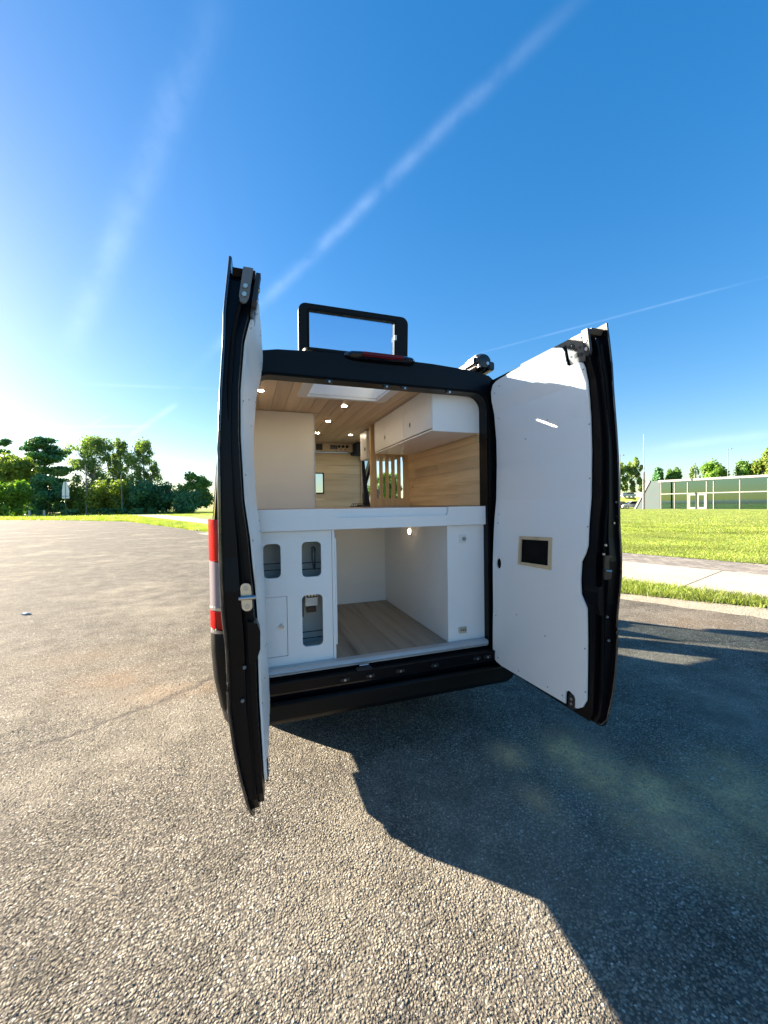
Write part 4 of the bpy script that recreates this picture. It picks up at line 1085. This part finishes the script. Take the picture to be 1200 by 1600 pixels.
# ------------------------------------------------------------------ lamp posts, flagpole, sign, bollards
def lamp_post(px, ytop, Z, label, r=.09, head=True, wmat='lamp_steel', dark=0.):
    x, y = far(px, Z); H = hgt(px, ytop, Z); t = empty('lamp_post', (x, y, 0)); tag(t, label, 'lamp post', 'street lamp posts')
    tube('post', (0, 0, 0), (0, 0, H), r * 1.3, wmat, t, 12, r * .8)
    tube('base_collar', (0, 0, 0), (0, 0, 1.1), r * 1.9, wmat, t, 12)
    if head:
        tube('arm', (0, 0, H), (.35, -.3, H + .05), r * .5, wmat, t, 8)
        bm = bmesh.new(); bm_box(bm, .1, .75, -.55, -.2, H, H + .12, .04); from_bm('lamp_head', bm, wmat, t, True)
    return t
lamp_post(136, 727, 100, 'taller thick grey lamp post on the far grass', .16)
lamp_post(191, 742, 100, 'thinner grey lamp post in front of the dark bush', .12)
lamp_post(969, 712, 88, 'slim lamp post above the parked cars', .08, dark=.5)
lamp_post(1137, 702, 95, 'lamp post rising behind the glass building roof', .08)
x, y = far(1006, 70); t = empty('flagpole', (x, y, 0)); tag(t, 'tall white flagpole with dark lower sleeve at the building corner', 'flagpole')
Hf = hgt(1006, 679, 70)
tube('upper_pole', (0, 0, Hf * .47), (0, 0, Hf), .07, 'pole_white', t, 12, .035)
tube('white_mast', (-.07, .08, 0), (-.07, .08, Hf * .5), .07, 'pole_white', t, 10)
tube('dark_sleeve', (.05, -.06, 0), (.05, -.06, Hf * .5), .09, 'pole_dark', t, 12)
tube('collar', (-.1, 0, Hf * .55), (.12, 0, Hf * .55), .07, 'pole_dark', t, 8)
x, y = far(103, 92); t = empty('road_sign', (x, y, 0)); tag(t, 'back of a grey tapered road sign on a thin post', 'sign')
tube('post', (0, 0, 0), (0, 0, hgt(103, 752, 92)), .05, 'lamp_steel', t)
z0, z1, z2 = hgt(103, 779, 92), hgt(103, 765, 92), hgt(103, 753, 92)
ang = math.atan2(cf.y, cf.x) - math.pi / 2
o = plate('sign_panel', [[(-.85, z0), (.85, z0), (.80, z1), (.45, z2), (-.45, z2), (-.80, z1)]], .06, .09, xz, 'sign_back', t); o.rotation_euler.z = ang
o = plate('sign_brace', [[(-.8, z0 + .5), (.8, z0 + .5), (.8, z0 + .6), (-.8, z0 + .6)]], .03, .055, xz, 'lamp_steel', t); o.rotation_euler.z = ang
for px, lab in ((46, 'left of the two pale stone bollards'), (69, 'right of the two pale stone bollards')):
    x, y = far(px, 88); b = tube('bollard', (0, 0, 0), (0, 0, 1.35), .22, 'bollard_stone', None, 12, .17); b.location = (x, y, 0)
    tag(b, lab, 'bollard', 'stone bollards by the hedge')

# ------------------------------------------------------------------ glass building
A = Vector((*far(1031.5, 72), 0)); B = Vector((*far(1330, 52), 0))
U = (B - A).normalized(); Nn = Vector((-U.y, U.x, 0))
if Nn.dot(Vector((CAM.x, CAM.y, 0)) - A) > 0: Nn = -Nn       # points away from the camera
bld = empty('glass_building', (A.x, A.y, 0)); bld.rotation_euler.z = math.atan2(U.y, U.x)
sgn = 1 if Vector((-U.y, U.x, 0)).dot(Nn) > 0 else -1
tag(bld, 'low modern building with green glass front and sloped concrete end wall', 'building')
Lb = (B - A).length; Hb = 5.15
def on_facade(px):      # distance along the facade for a photo column
    d = cf + cr * ((px - 600) / 621.09); d.z = 0
    M2 = Matrix(((d.x, -U.x), (d.y, -U.y))); s = M2.inverted() @ Vector((A.x - CAM.x, A.y - CAM.y)); return s[1]
def bb(name, u0, u1, w0, w1, z0, z1, mat, bev=0., par=None):
    return box(name, u0, u1, min(sgn * w0, sgn * w1), max(sgn * w0, sgn * w1), z0, z1, mat, par or bld, bev)
cols = [on_facade(p) for p in (1033, 1054, 1074.5, 1104, 1115, 1156, 1200)] + [on_facade(1200) + 4.5, Lb]
zm0, zm1 = 2.62, 2.78
dl, dr = on_facade(1076), on_facade(1103)
dm = (dl + dr) / 2
for i, (a, b) in enumerate(zip(cols, cols[1:])):
    bb('mullion', a - .055, a + .055, -.10, .10, 0, Hb - .25, 'mullion')
    if i != 2: bb('glass_pane', a + .08, b - .08, -.02, .01, .05, zm0, 'facade_glass')
    else:
        for (p, q) in ((dl, dm), (dm, dr)):
            dd = bb('door', p, q, -.09, -.05, .03, 2.55, 'mullion')
            bb('door_glass', p + .25, q - .25, -.11, -.092, .35, 2.35, 'facade_glass', par=dd)
    bb('glass_pane', a + .08, b - .08, -.02, .01, zm1, Hb - .25, 'facade_glass')
bb('transom', cols[0], Lb, -.11, .11, zm0, zm1, 'mullion')
bb('roof', on_facade(1033) - .2, Lb, -.35, 16, Hb - .25, Hb, 'roofing')
bb('roof_edge', on_facade(1033) - .3, Lb, -.45, -.36, Hb - .32, Hb + .04, 'mullion')
bb('floor', 0.2, Lb, .05, 15, 0, .04, 'room_white')
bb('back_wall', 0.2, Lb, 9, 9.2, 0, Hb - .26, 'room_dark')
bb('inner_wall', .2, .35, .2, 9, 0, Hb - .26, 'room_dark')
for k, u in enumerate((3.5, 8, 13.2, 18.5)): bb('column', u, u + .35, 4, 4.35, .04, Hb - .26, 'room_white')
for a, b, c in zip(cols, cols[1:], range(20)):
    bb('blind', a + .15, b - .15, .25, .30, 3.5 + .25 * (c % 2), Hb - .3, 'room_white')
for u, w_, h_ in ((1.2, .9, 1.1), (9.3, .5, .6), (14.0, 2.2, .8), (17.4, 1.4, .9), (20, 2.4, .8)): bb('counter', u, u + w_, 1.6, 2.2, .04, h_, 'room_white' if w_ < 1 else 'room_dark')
# sloped concrete end wall left of the glass
ul, ut = on_facade(993.5), on_facade(1016.5)
ew = plate('end_wall', [[(ul, 0), (-.02, 0), (-.02, Hb - .02), (ut, Hb - .02)]], sgn * .0, sgn * .45, xz, 'concrete_wall', bld)
plate('end_wall_coping', [[(ul - .30, 0), (ul - .01, 0), (ut - .01, Hb - .02), (ut - .28, Hb + .12)]], sgn * -.12, sgn * .55, xz, 'mullion', bld)
for z in (1.2, 2.5): bb('panel_joint', ul * (1 - z / Hb) + ut * z / Hb + .1, -.05, -.006, .0, z, z + .05, 'pole_dark')

# ------------------------------------------------------------------ parked cars and the bank behind them
def car(px, Z, rz, mat, label, z=0., scale=1.):
    x, y = far(px, Z); t = empty('parked_car', (x, y, z), rz); t.scale = (scale,) * 3
    tag(t, label, 'car', 'cars parked beyond the lawn')
    prof = [(-2.15, .35), (-2.2, .62), (-2.12, .86), (-1.95, .96), (-1.5, 1.38), (-1.1, 1.50), (.25, 1.50), (.55, 1.40), (1.15, .98), (1.9, .86), (2.15, .68), (2.18, .38)]
    lower = [(-2.18, .30), (-2.22, .62), (-2.15, .90), (-1.2, .97), (1.1, .96), (1.95, .84), (2.16, .66), (2.18, .30)]
    rg = []
    for w, k in ((-.90, .93), (-.86, 1.), (.86, 1.), (.90, .93)):
        rg.append([(x_ * (1 if k == 1 else .985), w, .3 + (z_ - .3) * k) for x_, z_ in lower])
    loft('body', rg, mat, t)
    cabp = [(-1.9, .93), (-1.45, 1.36), (-1.1, 1.46), (.2, 1.46), (.5, 1.36), (1.15, .93)]
    loft('cabin_glass', [[(x_, w, z_) for x_, z_ in cabp] if abs(w) > .7 else [(x_, w, z_) for x_, z_ in cabp] for w in (-.72, .72)], 'car_glass', t)
    rf = [(-1.42, 1.38), (-1.1, 1.475), (.2, 1.475), (.48, 1.38), (.2, 1.50), (-1.1, 1.51)]
    loft('roof', [[(x_, w, z_) for x_, z_ in rf] for w in (-.70, .70)], mat, t)
    for (a, b) in (((-1.9, .93), (-1.42, 1.40)), ((-.4, .95), (-.4, 1.47)), ((1.15, .93), (.48, 1.40))):
        for s in (-1, 1): tube('pillar', (a[0], s * .73, a[1]), (b[0], s * .72, b[1]), .04, mat, t, 6)
    for wx in (-1.35, 1.35):
        for s in (-1, 1):
            w = tube('wheel', (wx, s * .72, .32), (wx, s * .91, .32), .32, 'tyre', t, 18)
            tube('rim', (wx, s * .905, .32), (wx, s * .92, .32), .2, 'steel', w, 14)
    for s in (-1, 1):
        box('tail_lamp', -2.235, -2.15, s * .8 - .1, s * .8 + .1, .68, .84, 'car_red', t, .01)
        box('headlight', 2.06, 2.17, s * .66 - .16, s * .66 + .16, .60, .74, 'white_plastic', t, .02)
    return t
car(969, 80, R(20), 'car_black', 'black parked car half hidden behind the right rear door')
car(988, 78, R(155), 'car_white', 'white parked hatchback next to the sloped concrete wall', scale=1.0)
bx, by = far(985, 118)
bk_ = empty('parking_bank', (bx, by, 0), math.atan2(U.y, U.x)); tag(bk_, 'grey raised parking deck behind the parked cars', 'bank')
box('deck', -30, 12, 0, 14, 0, 2.6, 'lawn', bk_)
box('parapet', -30, 12, 14, 14.3, 2.6, 4.2, 'bank_grey', bk_)
car(980, 119, R(168), 'car_silver', 'silver car parked on the raised bank behind', z=2.6)
# litter on the asphalt
bm = bmesh.new(); bmesh.ops.create_icosphere(bm, subdivisions=3, radius=.030)
for v in bm.verts:
    v.co *= 1 + rng.uniform(-.28, .28); v.co.z = max(0, v.co.z * .6 + .010); v.co.x *= 1.7
lt = from_bm('crumpled_paper', bm, 'paper'); lt.location = (-4.02, 4.98, .002)
tag(lt, 'crumpled pale lilac paper lying on the asphalt far left of the van', 'litter')
